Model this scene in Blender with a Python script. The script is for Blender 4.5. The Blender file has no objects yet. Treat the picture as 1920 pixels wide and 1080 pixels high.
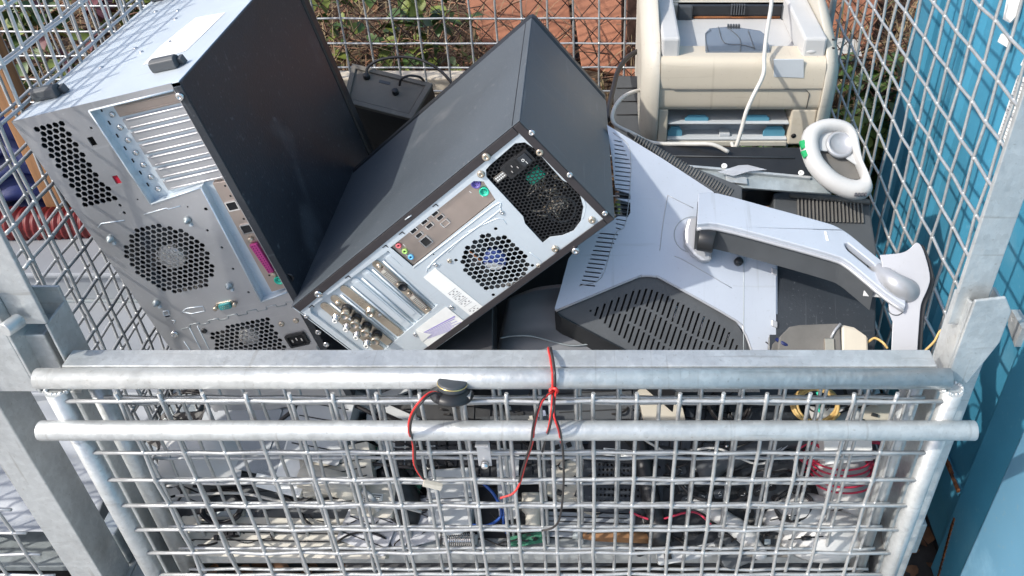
import bpy, bmesh, math, random
from mathutils import Vector as V, Matrix, Euler
from mathutils.geometry import tessellate_polygon, delaunay_2d_cdt, normal as poly_normal
random.seed(7)
S = bpy.context.scene
COL = S.collection
CZ = 1.36                       # camera height; everything is modelled round the lens, then raised
F, PX, PY = 1640.0, 1120.0, 540.0
TH = math.radians(38.4)
FW, UP = V((0, math.cos(TH), -math.sin(TH))), V((0, math.sin(TH), math.cos(TH)))

def ray(u, v):
    return V(((u-PX)/F, 0, 0)) + FW + UP*(-(v-PY)/F)
def hit(u, v, n, c):            # point of the plane n.p = c seen at (u, v)
    r = ray(u, v); return r*(c/n.dot(r))
def atY(u, v, y): r = ray(u, v); return r*(y/r.y)
def atZ(u, v, z): r = ray(u, v); return r*(z/r.z)
def atX(u, v, x): r = ray(u, v); return r*(x/r.x)
def atD(u, v, d): return ray(u, v)*d

# ------------------------------------------------------------ materials
MATS = {}
SCR = {}
def mk(name, col, rough=.5, metal=0., var=.12, scale=18., bump=0., col2=None, thr=.55, coat=0., trans=0., stretch=(1, 1, 1), spec=.5, kind='noise', sub=0., rvar=.1, bscale=None, scr=0., scol=(.5, .5, .5)):
    m = bpy.data.materials.new(name); m.use_nodes = True
    nt = m.node_tree; N = nt.nodes; Lk = nt.links
    b = N['Principled BSDF']
    tc = N.new('ShaderNodeTexCoord'); mp = N.new('ShaderNodeMapping'); mp.inputs['Scale'].default_value = stretch
    Lk.new(tc.outputs['Object'], mp.inputs['Vector'])
    n1 = N.new('ShaderNodeTexNoise'); n1.inputs['Scale'].default_value = scale; n1.inputs['Detail'].default_value = 7; n1.inputs['Roughness'].default_value = .62
    Lk.new(mp.outputs[0], n1.inputs['Vector'])
    c = V(col)
    rp = N.new('ShaderNodeValToRGB'); e = rp.color_ramp.elements
    e[0].position = .3; e[1].position = .72
    e[0].color = tuple(c*(1-var))+(1,); e[1].color = tuple(c*(1+var))+(1,)
    Lk.new(n1.outputs['Fac'], rp.inputs[0])
    out = rp.outputs[0]
    if kind == 'spangle':
        vo = N.new('ShaderNodeTexVoronoi'); vo.inputs['Scale'].default_value = 150
        Lk.new(mp.outputs[0], vo.inputs['Vector'])
        bw = N.new('ShaderNodeRGBToBW'); Lk.new(vo.outputs['Color'], bw.inputs[0])
        mr = N.new('ShaderNodeMapRange'); mr.inputs['To Min'].default_value = .92; mr.inputs['To Max'].default_value = 1.08
        Lk.new(bw.outputs[0], mr.inputs['Value'])
        mx = N.new('ShaderNodeVectorMath'); mx.operation = 'SCALE'; Lk.new(out, mx.inputs[0]); Lk.new(mr.outputs[0], mx.inputs['Scale'])
        out = mx.outputs[0]
    if col2 is not None:
        n2 = N.new('ShaderNodeTexNoise'); n2.inputs['Scale'].default_value = scale*.45; n2.inputs['Detail'].default_value = 9; n2.inputs['Roughness'].default_value = .7
        Lk.new(mp.outputs[0], n2.inputs['Vector'])
        r2 = N.new('ShaderNodeValToRGB'); r2.color_ramp.elements[0].position = thr; r2.color_ramp.elements[1].position = thr+.1
        Lk.new(n2.outputs['Fac'], r2.inputs[0])
        mx = N.new('ShaderNodeMix'); mx.data_type = 'RGBA'
        Lk.new(r2.outputs[0], mx.inputs[0]); Lk.new(out, mx.inputs[6]); mx.inputs[7].default_value = tuple(col2)+(1,)
        out = mx.outputs[2]
    if scr:                     # fine scratches in two directions and a speckle of dust
        for q, (sx, sy, sz) in enumerate(((90, 4, 5), (5, 70, 60), (160, 160, 160))):
            m4 = N.new('ShaderNodeMapping'); m4.inputs['Scale'].default_value = (sx, sy, sz); m4.inputs['Rotation'].default_value = (.4+q, .7*q, .5)
            Lk.new(tc.outputs['Object'], m4.inputs['Vector'])
            n4 = N.new('ShaderNodeTexNoise'); n4.inputs['Scale'].default_value = 1.6; n4.inputs['Detail'].default_value = 3; Lk.new(m4.outputs[0], n4.inputs['Vector'])
            r4 = N.new('ShaderNodeMapRange'); r4.inputs['From Min'].default_value = .64; r4.inputs['From Max'].default_value = .78; r4.inputs['To Max'].default_value = scr
            Lk.new(n4.outputs['Fac'], r4.inputs['Value'])
            mx = N.new('ShaderNodeMix'); mx.data_type = 'RGBA'; Lk.new(r4.outputs[0], mx.inputs[0]); Lk.new(out, mx.inputs[6]); mx.inputs[7].default_value = tuple(scol)+(1,)
            out = mx.outputs[2]
    Lk.new(out, b.inputs['Base Color'])
    b.inputs['Metallic'].default_value = metal
    mr = N.new('ShaderNodeMapRange'); mr.inputs['To Min'].default_value = max(.03, rough-rvar); mr.inputs['To Max'].default_value = min(1, rough+rvar)
    Lk.new(n1.outputs['Fac'], mr.inputs['Value']); Lk.new(mr.outputs[0], b.inputs['Roughness'])
    b.inputs['Specular IOR Level'].default_value = spec
    if coat: b.inputs['Coat Weight'].default_value = coat
    if trans: b.inputs['Transmission Weight'].default_value = trans
    if sub: b.inputs['Subsurface Weight'].default_value = sub
    if bump:
        n3 = N.new('ShaderNodeTexNoise'); n3.inputs['Scale'].default_value = bscale or scale*3; n3.inputs['Detail'].default_value = 5
        Lk.new(mp.outputs[0], n3.inputs['Vector'])
        bp = N.new('ShaderNodeBump'); bp.inputs['Strength'].default_value = bump; bp.inputs['Distance'].default_value = .002
        Lk.new(n3.outputs['Fac'], bp.inputs['Height']); Lk.new(bp.outputs[0], b.inputs['Normal'])
    MATS[name] = m; return m

galv = mk('galvanised_steel', (.50, .52, .52), .40, .5, .12, 30, .4, (.66, .66, .64), .60, kind='spangle', rvar=.14, scr=.5, scol=(.24, .22, .19))
galvd = mk('galvanised_dull', (.36, .40, .41), .5, .5, .2, 22, .3, (.55, .56, .55), .6, kind='spangle')
wirem = mk('galvanised_wire', (.46, .47, .47), .38, .5, .15, 60, .3, rvar=.12)
zinc = mk('zinc_sheet', (.50, .50, .51), .36, .75, .10, 9, .06, (.40, .43, .45), .62, stretch=(1, 1, 1), rvar=.1, scr=.35, scol=(.75, .75, .75))
zinc2 = mk('zinc_sheet_bright', (.62, .68, .72), .40, .35, .06, 8, .05, rvar=.08, scr=.25, scol=(.45, .46, .47))
blackp = mk('black_painted_steel', (.024, .029, .036), .38, .0, .25, 5, .15, (.05, .05, .05), .62, spec=.55, rvar=.12, bscale=300, scr=.3, scol=(.24, .26, .28))
greyp = mk('charcoal_painted_steel', (.078, .092, .105), .42, .0, .12, 5, .15, None, spec=.5, rvar=.1, bscale=300, scr=.22, scol=(.35, .34, .33))
lipm = mk('dark_brown_steel', (.035, .030, .032), .45, .0, .15, 30, .1)
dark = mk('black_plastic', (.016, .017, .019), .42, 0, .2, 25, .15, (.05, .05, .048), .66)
dark2 = mk('charcoal_plastic', (.06, .066, .072), .5, 0, .15, 18, .2, (.09, .088, .08), .66)
grime = mk('dusty_grey_plastic', (.13, .125, .115), .7, 0, .25, 14, .4, (.22, .21, .18), .6)
inner = mk('dark_interior', (.012, .012, .013), .7, 0, .2)
silver = mk('silver_plastic', (.47, .51, .57), .38, .3, .07, 6, .06, (.34, .36, .38), .62, rvar=.08, scr=.25, scol=(.22, .22, .2))
silver2 = mk('pale_silver_plastic', (.42, .43, .45), .36, .35, .06, 8, .05, (.36, .35, .33), .62, scr=.2, scol=(.25, .24, .22))
white = mk('white_plastic', (.50, .50, .49), .42, 0, .07, 10, .08, (.44, .41, .36), .62, scr=.2, scol=(.3, .28, .24))
cream = mk('cream_plastic', (.56, .50, .40), .45, 0, .06, 7, .08, (.47, .40, .28), .60, scr=.3, scol=(.25, .2, .13))
ivory = mk('ivory_plastic', (.52, .49, .42), .45, 0, .06, 7, .08, (.40, .36, .29), .60, scr=.3, scol=(.22, .18, .13))
beige = mk('beige_plastic', (.50, .46, .38), .5, 0, .12, 9, .1, (.33, .30, .25), .62)
lgrey = mk('light_grey_plastic', (.46, .47, .47), .5, 0, .1, 9, .1, (.30, .29, .27), .64)
paper = mk('label_paper', (.80, .80, .77), .7, 0, .06, 40, .1, (.62, .60, .56), .66)
silverlab = mk('silver_label', (.62, .60, .57), .35, .4, .1, 40)
ink = mk('print_ink', (.08, .08, .09), .6, 0)
inkp = mk('purple_ink', (.36, .30, .62), .6, 0)
inkg = mk('grey_ink', (.36, .35, .34), .6, 0)
greenl = mk('green_sticker', (.02, .36, .12), .5, 0)
chrome = mk('chrome', (.72, .70, .68), .2, 1., .1, 60)
brass = mk('nickel_brass', (.58, .50, .40), .3, .85, .12, 40, .1)
ioplate = mk('io_shield', (.48, .40, .35), .34, .8, .08, 30, .05)
gold = mk('gold_pins', (.75, .58, .25), .3, .9)
green = mk('green_connector', (.03, .55, .36), .45, 0)
purple = mk('purple_connector', (.12, .09, .33), .45, 0)
magenta = mk('magenta_connector', (.45, .04, .20), .45, 0)
teal = mk('teal_connector', (.05, .28, .28), .45, 0)
bluec = mk('blue_connector', (.05, .12, .55), .4, 0)
pinkj = mk('pink_jack', (.75, .16, .18), .4, 0)
limej = mk('lime_jack', (.42, .68, .18), .4, 0)
cyanj = mk('cyan_jack', (.16, .50, .80), .4, 0)
redm = mk('red_insulation', (.62, .035, .03), .42, 0, .15, 60)
blackw = mk('black_insulation', (.025, .022, .022), .42, 0, .15, 60)
whitew = mk('white_insulation', (.56, .54, .50), .5, 0, .1, 40)
yelloww = mk('yellow_insulation', (.62, .42, .16), .5, 0, .1, 40)
bluew = mk('blue_insulation', (.015, .07, .30), .4, 0, .1, 40)
redw = mk('dark_red_insulation', (.50, .03, .07), .4, 0, .15, 40)
copper = mk('copper_orange', (.75, .28, .12), .4, .4)
bluehub = mk('blue_label', (.03, .06, .24), .4, 0)
pcb = mk('green_circuit_board', (.02, .16, .09), .5, 0, .3, 120, .3)
bluep = mk('container_blue_paint', (.055, .25, .38), .42, 0, .12, 3.5, .1, (.10, .30, .42), .58, coat=.1, bscale=60, scr=.3, scol=(.25, .42, .5))
bluelit = mk('sky_lit_blue_paint', (.11, .26, .38), .6, 0, .08, 3.5, .1, (.20, .38, .52), .58, bscale=60, scr=.3, scol=(.35, .30, .2))  # container blue made paler: skylight on the door leaf, painted into the colour
rust = mk('rust', (.20, .075, .025), .9, 0, .5, 40, .6, (.07, .03, .015), .52)
rustp = mk('rusty_orange_plate', (.36, .15, .085), .8, 0, .18, 3, .3, (.25, .10, .055), .56)
rwire = mk('rusty_wire', (.07, .035, .025), .8, 0, .3, 50)
wood = mk('weathered_wood', (.26, .13, .055), .75, 0, .3, 8, .4, (.25, .13, .06), .6, stretch=(6, 6, .7))
woodp = mk('pale_plank', (.55, .48, .38), .8, 0, .2, 8, .4, (.38, .32, .24), .6, stretch=(.7, 6, 6))
tarp = mk('blue_tarp', (.008, .018, .10), .55, 0, .4, 14, .5)
redhose = mk('red_corrugated_hose', (.13, .008, .008), .5, 0, .2, 20)
cabg = mk('light_grey_sheet_metal', (.27, .29, .31), .5, .15, .08, 5, .1, (.36, .34, .30), .62)
sack = mk('white_plastic_sheeting', (.30, .32, .34), .5, 0, .1, 5, .5, (.44, .40, .33), .62, bscale=14)
bouncem = mk('bounce_concrete', (.42, .41, .39), .9, 0, .15, 6, .5, (.33, .31, .29), .6)
soil = mk('brown_soil', (.10, .062, .038), .95, 0, .5, 9, .8, (.05, .035, .022), .55)
tarmac = mk('dark_tarmac', (.06, .055, .05), .95, 0, .4, 12, .7, (.13, .09, .06), .6)
dryg = mk('dry_grass', (.30, .23, .13), .8, 0, .4, 5)
drytw = mk('dry_twigs', (.22, .12, .075), .8, 0, .5, 6)
leafg = mk('green_leaf', (.07, .125, .03), .5, 0, .45, 7, .2, sub=.0)
leafy = mk('yellow_green_leaf', (.17, .21, .04), .55, 0, .35, 7, .2)
leafr = mk('purple_brown_leaf', (.16, .055, .06), .6, 0, .4, 7, .2)
leafd = mk('dead_leaf', (.22, .11, .055), .8, 0, .5, 12, .3)
blueg = mk('blue_paper_guide', (.09, .27, .37), .35, 0, .06, 8)
trayg = mk('grey_tray_plastic', (.50, .53, .55), .45, 0, .05, 8)
smoke = mk('smoked_clear_plastic', (.30, .36, .44), .12, 0, .05, 8, trans=.75)
greylab = mk('faded_grey_label', (.50, .53, .55), .6, 0, .04)
film = mk('clear_film', (.78, .80, .84), .15, 0, .05, 8, trans=.6)
redsq = mk('red_plastic', (.45, .01, .03), .45, 0)

# ------------------------------------------------------------ mesh builder
def fill(loops):
    """triangles of an outline with many inner outlines (constrained Delaunay, holes dropped)"""
    flat = [p for l in loops for p in l]; n = poly_normal(loops[0]) if len(loops[0]) > 2 else V((0, 0, 1))
    ax = (loops[0][1]-loops[0][0]).normalized(); ay = n.cross(ax); o = flat[0]
    P2 = [V(((p-o).dot(ax), (p-o).dot(ay))) for p in flat]; E = []; k = 0; H = []
    for l in loops:
        m = len(l); E += [(k+i, k+(i+1) % m) for i in range(m)]; q = P2[k:k+m]
        H.append((min(p.x for p in q), max(p.x for p in q), min(p.y for p in q), max(p.y for p in q), [(p.x, p.y) for p in q])); k += m
    vo, eo, fo, ov, oe, of = delaunay_2d_cdt(P2, E, [], 0, 1e-7)
    out = []
    for f in fo:
        cx = sum(vo[i].x for i in f)/3; cy = sum(vo[i].y for i in f)/3
        if not inpoly(cx, cy, H[0][4]): continue
        if any(h[0] <= cx <= h[1] and h[2] <= cy <= h[3] and inpoly(cx, cy, h[4]) for h in H[1:]): continue
        t = [ov[i][0] if ov[i] else None for i in f]
        if None in t: continue
        out.append(t)
    return out
class MB:
    def __init__(s): s.v = []; s.f = []; s.sm = []
    def face(s, pts, sm=False):
        i = len(s.v); s.v += [V(p) for p in pts]; s.f.append(list(range(i, i+len(pts)))); s.sm.append(sm); return s
    def box(s, lo, hi, M=None):
        x0, y0, z0 = lo; x1, y1, z1 = hi; i = len(s.v)
        P = [V((x, y, z)) for z in (z0, z1) for y in (y0, y1) for x in (x0, x1)]
        s.v += [M @ p for p in P] if M else P
        for q in ((0, 2, 3, 1), (4, 5, 7, 6), (0, 1, 5, 4), (2, 6, 7, 3), (0, 4, 6, 2), (1, 3, 7, 5)):
            s.f.append([i+k for k in q]); s.sm.append(False)
        return s
    def tube(s, pts, r, n=8, caps=True, sm=True):
        pts = [V(p) for p in pts]; m = len(pts); i0 = len(s.v)
        rs = r if isinstance(r, (list, tuple)) else [r]*m
        up = None
        for k, p in enumerate(pts):
            t = (pts[min(k+1, m-1)]-pts[max(k-1, 0)])
            t = t.normalized() if t.length > 1e-9 else V((0, 0, 1))
            if up is None:
                a = V((0, 0, 1)) if abs(t.z) < .9 else V((1, 0, 0))
                up = (a - t*a.dot(t)).normalized()
            else:
                up = (up - t*up.dot(t)); up = up.normalized() if up.length > 1e-6 else t.orthogonal().normalized()
            w = t.cross(up)
            for j in range(n):
                a = 2*math.pi*j/n
                s.v.append(p + (up*math.cos(a)+w*math.sin(a))*rs[k])
        for k in range(m-1):
            for j in range(n):
                a = i0+k*n+j; b = i0+k*n+(j+1) % n
                s.f.append([a, b, b+n, a+n]); s.sm.append(sm)
        if caps:
            s.f.append([i0+j for j in range(n)][::-1]); s.sm.append(False)
            s.f.append([i0+(m-1)*n+j for j in range(n)]); s.sm.append(False)
        return s
    def prism(s, top, vec, holes=(), back=True):
        """top: outline, holes: inner outlines (same plane); swept by vec"""
        vec = V(vec); loops = [[V(p) for p in top]]+[[V(p) for p in h] for h in holes]
        flat = [p for l in loops for p in l]
        tr = fill(loops) if len(holes) > 2 else tessellate_polygon(loops)
        i = len(s.v); n = len(flat)
        s.v += flat; s.v += [p+vec for p in flat]
        for t in tr:
            a, b, c = t
            nn = (flat[b]-flat[a]).cross(flat[c]-flat[a])
            if nn.dot(vec) > 0: t = (a, c, b)
            s.f.append([i+k for k in t]); s.sm.append(False)
            if back: s.f.append([i+n+k for k in reversed(t)]); s.sm.append(False)
        o = 0
        for l in loops:
            m = len(l)
            for k in range(m):
                a = i+o+k; b = i+o+(k+1) % m
                s.f.append([a, b, b+n, a+n]); s.sm.append(False)
            o += m
        return s
    def lathe(s, prof, M=None, n=20, sm=True, ang=2*math.pi):
        i = len(s.v); m = len(prof)
        for (r, z) in prof:
            for j in range(n):
                a = ang*j/n; p = V((r*math.cos(a), r*math.sin(a), z)); s.v.append(M @ p if M else p)
        for k in range(m-1):
            for j in range(n):
                a = i+k*n+j; b = i+k*n+(j+1) % n
                s.f.append([a, b, b+n, a+n]); s.sm.append(sm)
        for k in (0, m-1):
            if prof[k][0] > 1e-5: s.f.append([i+k*n+j for j in range(n)]); s.sm.append(False)
        return s
    def ball(s, c, r, n=8, m=5, sq=(1, 1, 1)):
        return s.lathe([(max(1e-6, r*math.sin(math.pi*k/m)), r*math.cos(math.pi*k/m)) for k in range(m+1)], Matrix.Translation(V(c)) @ Matrix.Diagonal(V(sq).to_4d()), n)
    def grid(s, fn, nu, nv, sm=True):
        i = len(s.v)
        for b in range(nv+1):
            for a in range(nu+1): s.v.append(V(fn(a/nu, b/nv)))
        for b in range(nv):
            for a in range(nu):
                k = i+b*(nu+1)+a; s.f.append([k, k+1, k+nu+2, k+nu+1]); s.sm.append(sm)
        return s

def link(name, mb, mat, parent=None, M=None, bev=0., seg=2, solid=0.):
    me = bpy.data.meshes.new(name)
    vs = [M @ p for p in mb.v] if M else mb.v
    me.from_pydata([tuple(p) for p in vs], [], mb.f); me.update()
    for p, s in zip(me.polygons, mb.sm): p.use_smooth = s
    bm = bmesh.new(); bm.from_mesh(me)
    bmesh.ops.remove_doubles(bm, verts=bm.verts, dist=1e-6)
    bmesh.ops.recalc_face_normals(bm, faces=bm.faces); bm.to_mesh(me); bm.free()
    me.materials.append(mat)
    o = bpy.data.objects.new(name, me); COL.objects.link(o)
    if parent: o.parent = parent
    if solid:
        m = o.modifiers.new('thick', 'SOLIDIFY'); m.thickness = solid
    if bev:
        m = o.modifiers.new('bevel', 'BEVEL'); m.width = bev; m.segments = seg; m.limit_method = 'ANGLE'; m.angle_limit = math.radians(40)
        try: m.harden_normals = False
        except Exception: pass
    return o
def tag(o, label, cat, group=None, kind=None):
    o['label'] = label
    o['category'] = cat
    if group: o['group'] = group
    if kind: o['kind'] = kind
    return o
class Thing:
    """an Empty with a placement matrix; parts are given in local or in world space"""
    def __init__(s, name, label, cat, M, group=None):
        if not isinstance(M, Matrix): M = Matrix.Translation(V(M))
        s.o = bpy.data.objects.new(name, None); COL.objects.link(s.o); s.o.empty_display_size = .02
        s.o.matrix_world = M; s.M = M; s.I = M.inverted()
        tag(s.o, label, cat, group)
    def part(s, name, mb, mat, world=False, parent=None, label=None, **k):
        o = link(name, mb, mat, parent or s.o, s.I if world else None, **k)
        if label: o['label'] = label
        return o
def single(name, mb, mat, label, cat, group=None, kind=None, **k):
    """one-mesh thing given in world space, origin at the middle of its underside"""
    c = V((sum(p.x for p in mb.v)/len(mb.v), sum(p.y for p in mb.v)/len(mb.v), min(p.z for p in mb.v)))
    o = link(name, mb, mat, None, Matrix.Translation(-c), **k); o.location = c
    return tag(o, label, cat, group, kind)
def structure(name, mb, mat, **k):
    o = link(name, mb, mat, **k); o['kind'] = 'structure'; return o

def smooth(pts, n=6):
    pts = [V(p) for p in pts]; out = []
    P = [pts[0]*2-pts[1]]+pts+[pts[-1]*2-pts[-2]]
    for i in range(1, len(P)-2):
        for k in range(n):
            t = k/n; a, b, c, d = P[i-1], P[i], P[i+1], P[i+2]
            out.append(.5*((2*b)+(c-a)*t+(2*a-5*b+4*c-d)*t*t+(3*b-a-3*c+d)*t**3))
    out.append(pts[-1]); return out
def inpoly(x, y, poly):
    c = False; n = len(poly)
    for i in range(n):
        x1, y1 = poly[i][:2]; x2, y2 = poly[i-1][:2]
        if (y1 > y) != (y2 > y) and x < (x2-x1)*(y-y1)/(y2-y1)+x1: c = not c
    return c
def hexes(test, x0, x1, y0, y1, p, r, rot=0):
    out = []; row = 0; y = y0
    while y <= y1:
        x = x0+(p/2 if row % 2 else 0)
        while x <= x1:
            if test(x, y): out.append([(x+r*math.cos(math.pi/6+k*math.pi/3), y+r*math.sin(math.pi/6+k*math.pi/3)) for k in range(6)])
            x += p
        y += p*.866; row += 1
    return out
def rrect(cx, cy, w, h, r=0., n=4, a=0.):
    pts = []
    if r <= 0: pts = [(w/2, h/2), (-w/2, h/2), (-w/2, -h/2), (w/2, -h/2)]
    else:
        for k, (sx, sy) in enumerate(((1, 1), (-1, 1), (-1, -1), (1, -1))):
            for j in range(n+1):
                t = math.pi/2*(k+j/n); pts.append((sx*(w/2-r)+r*math.cos(t), sy*(h/2-r)+r*math.sin(t)))
    ca, sa = math.cos(a), math.sin(a)
    return [(cx+x*ca-y*sa, cy+x*sa+y*ca) for x, y in pts]
def z_(pts, z): return [V((p[0], p[1], z)) for p in pts]
def circ(cx, cy, r, n=16): return [(cx+r*math.cos(2*math.pi*k/n), cy+r*math.sin(2*math.pi*k/n)) for k in range(n)]
def frame(o, x, y, z):
    M = Matrix.Identity(4)
    for i in range(3): M[i][0] = x[i]; M[i][1] = y[i]; M[i][2] = z[i]; M[i][3] = o[i]
    return M
def screw(T, x, y, z, r=.0045, mat=None, name='screw', d=1, hole=True):
    b = MB().lathe([(r, 0), (r, r*.35), (r*.85, r*.6), (r*.35, r*.68), (r*.3, r*.4), (1e-6, r*.4)], Matrix.Translation((x, y, z)), 12)
    return T.part(name, b, mat or chrome)

# ------------------------------------------------------------ wire mesh panels
def wire_mesh(o, du, dv, nu, nv, pu, pv, r, nrm, eu=(.4, .4), ev=(.4, .4), node=1.5, jit=.0003, n=6, vl=None):
    """wires along du at every dv step and the reverse, woven, with zinc blobs at the crossings"""
    o, du, dv, nrm = V(o), V(du), V(dv), V(nrm); b = MB()
    vl = vl or [j*pv for j in range(nv)]; nv = len(vl)
    J = [[V((random.gauss(0, jit), random.gauss(0, jit), random.gauss(0, jit))) for j in range(nv)] for i in range(nu)]
    a = r*.4
    for j in range(nv):
        pts = [o+dv*vl[j]-du*(eu[0]*pu)]
        for i in range(nu):
            pts.append(o+du*(i*pu)+dv*vl[j]+J[i][j]+nrm*(a if (i+j) % 2 else -a))
            if i < nu-1: pts.append(o+du*((i+.5)*pu)+dv*vl[j]+(J[i][j]+J[i+1][j])/2)
        pts.append(o+dv*vl[j]+du*((nu-1+eu[1])*pu)); b.tube(pts, r, n)
    for i in range(nu):
        pts = [o+du*(i*pu)-dv*(ev[0]*pv)]
        for j in range(nv):
            pts.append(o+du*(i*pu)+dv*vl[j]+J[i][j]-nrm*(a if (i+j) % 2 else -a))
            if j < nv-1: pts.append(o+du*(i*pu)+dv*((vl[j]+vl[j+1])/2)+(J[i][j]+J[i][j+1])/2)
        pts.append(o+du*(i*pu)+dv*(vl[-1]+ev[1]*pv)); b.tube(pts, r, n)
    if node:
        for i in range(nu):
            for j in range(nv):
                k = node*random.uniform(.9, 1.12)
                b.ball(o+du*(i*pu)+dv*vl[j]+J[i][j], r*k, 6, 4)
    return b
X_, Y_, Z_ = V((1, 0, 0)), V((0, 1, 0)), V((0, 0, 1))
GND = -1.35
TOP = -.33

def make_cage():
    T = Thing('mesh_cage', 'galvanised wire mesh cage with its front gate folded down, heaped with scrap electronics', 'cage', (-.1, .74, GND))
    P = lambda n, b, m=galv, **k: T.part(n, b, m, world=True, **k)
    for (x0, x1) in ((-.652, -.616), (.392, .428)):
        b = MB().box((x0, .745, -1.1), (x1, .750, TOP)) if False else MB()
        b.box((x0, .742, -.64), (x1, .748, TOP)); xs = x0 if x0 < 0 else x1-.006
        b.box((xs, .748, -.64), (xs+.006, .785, TOP))
        P('corner_post', b, galv, bev=.0012)
    for x0, x1 in ((-.69, -.674), (.446, .455)):
        b = MB().box((x0, 1.638, -1.15), (x1, 1.655, TOP)); P('corner_post', b, galvd, bev=.002)
    # lower continuation of the front posts and welded hook pockets
    for sx, x0, x1 in ((-1, -.655, -.630), (1, .408, .452)):
        P('lower_post', MB().box((x0, .747, GND), (x1, .785, -.66)), galv, bev=.002)
        xi = x0 if sx > 0 else x1
    # right pocket: bent plate
    for sx in (1,):
        cx = .418 if sx > 0 else -.648
        def q(x, y, z): return V((cx+sx*x, y, z))
        out = [q(-.012, 0, -.595), q(.020, 0, -.590), (q(.032, 0, -.610)), q(.032, 0, -.655), q(.012, 0, -.720), q(-.014, 0, -.720)]
        out = [V((p.x, .728, p.z)) for p in out]
        b = MB().prism(out, (0, .004, 0))
        b.box((min(cx+sx*.028, cx+sx*.032), .7325, -.655), (max(cx+sx*.028, cx+sx*.032), .775, -.612))
        side = [V((cx-sx*.014, y, z)) for y, z in ((.7325, -.60), (.775, -.615), (.775, -.66), (.7325, -.725))]
        b.prism(side, (sx*.004, 0, 0))
        P('hook_pocket', b, galv, bev=.0015)
    P('hook_pocket', MB().box((-.712, .728, -.732), (-.656, .732, -.575)), galv, bev=.001)
    b = MB().box((-.6558, .728, -.735), (-.6525, .785, -.600)); b.box((-.712, .7325, -.735), (-.656, .76, -.7325)); b.box((-.6522, .728, -.735), (-.605, .745, -.7325))
    P('hook_pocket', b, galv, bev=.0008)
    b = MB().box((-.6523, .784, -.74), (-.6165, .788, -.62)); b.box((-.6190, .742, -.74), (-.6160, .7838, -.6405))
    P('hook_pocket', b, galv, bev=.0008)
    b = MB().tube([atY(8, 620, .715), atY(38, 599, .735)], .0082, 18)
    P('pivot_stub', b, galv, bev=.001)
    # rails
    b = MB().box((-.612, .727, -.694), (.388, .755, -.690)); b.box((-.612, .751, -.735), (.388, .755, -.694))
    b.box((-.600, .727, -.722), (.388, .7305, -.694))
    P('front_rail', b, galv, bev=.0012)
    P('bottom_rail', MB().box((-.60, .752, -1.112), (.385, .775, -1.078)), galv, bev=.004)
    for y in ((1.63, 1.65),): P('bottom_rail', MB().box((-.655, y[0], -1.15), (.43, y[1], -1.11)), galvd, bev=.002)
    for x in (-.70, .455): P('bottom_rail', MB().box((x, .79, -1.14), (x+.03, 1.62, -1.07)), galvd, bev=.002)
    for x in (-.67, .43):
        for y in (.76, 1.61): P('foot', MB().box((x-.03, y-.03, GND), (x+.03, y+.04, -1.152)), galvd, bev=.003)
    P('floor_plate', MB().box((-.66, .78, -1.15), (.45, 1.62, -1.142)), dark2)
    for x in (-.598, .379): P('side_tube', MB().tube([(x, .748, -1.11), (x, .748, -.735)], .0115, 14), galv)
    # meshes
    P('mesh_panel', wire_mesh((-.5670, .735, -1.0985), X_, Z_, 20, 8, .0493, .05, .0024, Y_, ev=(.3, .4)), wirem)
    P('mesh_panel', wire_mesh((-.5640, .764, -1.0970), X_, Z_, 20, 7, .0493, .0515, .0024, Y_, ev=(.3, .9)), wirem)
    P('mesh_panel', wire_mesh((-.640, 1.632, -1.1356), X_, Z_, 22, 16, .0495, .05, .0021, Y_), wirem)
    P('mesh_panel', wire_mesh((-.665, .827, -1.113), Y_, Z_, 17, 16, .0470, .05, .0024, X_), wirem)
    P('mesh_panel', wire_mesh((.452, .8225, -1.080), Y_, Z_, 17, 16, .0480, .05, .0023, X_), wirem)
    # folded gate
    gate = P('drop_gate', MB().tube([(-.636, .715, -.698), (.400, .715, -.698)], .0122, 20), galv)
    ty = .708
    for x in (-.6165, .4045):
        T.part('gate_tube', MB().tube([(x, ty, -1.30), (x, ty, -.71)], .0118, 16), galv, world=True, parent=gate)
    T.part('locking_bar', MB().tube([(-.640, .686, -.7527), (.434, .686, -.7527)], .0117, 20), galv, world=True, parent=gate, bev=.001)
    T.part('gate_tube', MB().tube([(-.61, ty, -1.29), (.40, ty, -1.29)], .0118, 16), galv, world=True, parent=gate)
    T.part('mesh_panel', wire_mesh((-.5468, .703, -1.229), X_, Z_, 19, 11, .0493, .05, .0025, Y_, eu=(1.25, 1.2), ev=(.9, .25), jit=.0005, vl=[.0133+.0507*j for j in range(10)]+[.507]), wirem, world=True, parent=gate)
    rw = random.Random(5)
    for x in (-.6165, .4045):
        for z, y in ((-.711, .712), (-.764, .698)):
            wb = MB()
            for t in range(34): a = t*.19; wb.ball((x+.0122*math.cos(a), y+.010*math.sin(a), z+rw.gauss(0, .0007)), .0026*rw.uniform(.7, 1.3), 6, 4)
            T.part('weld_bead', wb, galv, world=True, parent=gate)
    # latch clip
    b = MB(); c = atY(905, 832, .690)
    pts = [c+V((-.008, 0, 0)), c+V((.008, 0, 0))]
    b.box((c.x-.008, .690, c.z-.040), (c.x+.008, .692, c.z+.002)); b.box((c.x-.008, .682, c.z+.002), (c.x+.008, .692, c.z+.004))
    T.part('latch_clip', b, silver2, world=True, parent=gate, bev=.0006)
    T.part('bolt', MB().lathe([(.005, 0), (.005, .004), (.003, .007), (1e-6, .007)], Matrix.Translation((c.x, .689, c.z-.034)) @ Matrix.Rotation(math.pi/2, 4, 'X'), 10), chrome, world=True, parent=gate)
    return T
cage = make_cage()

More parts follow.
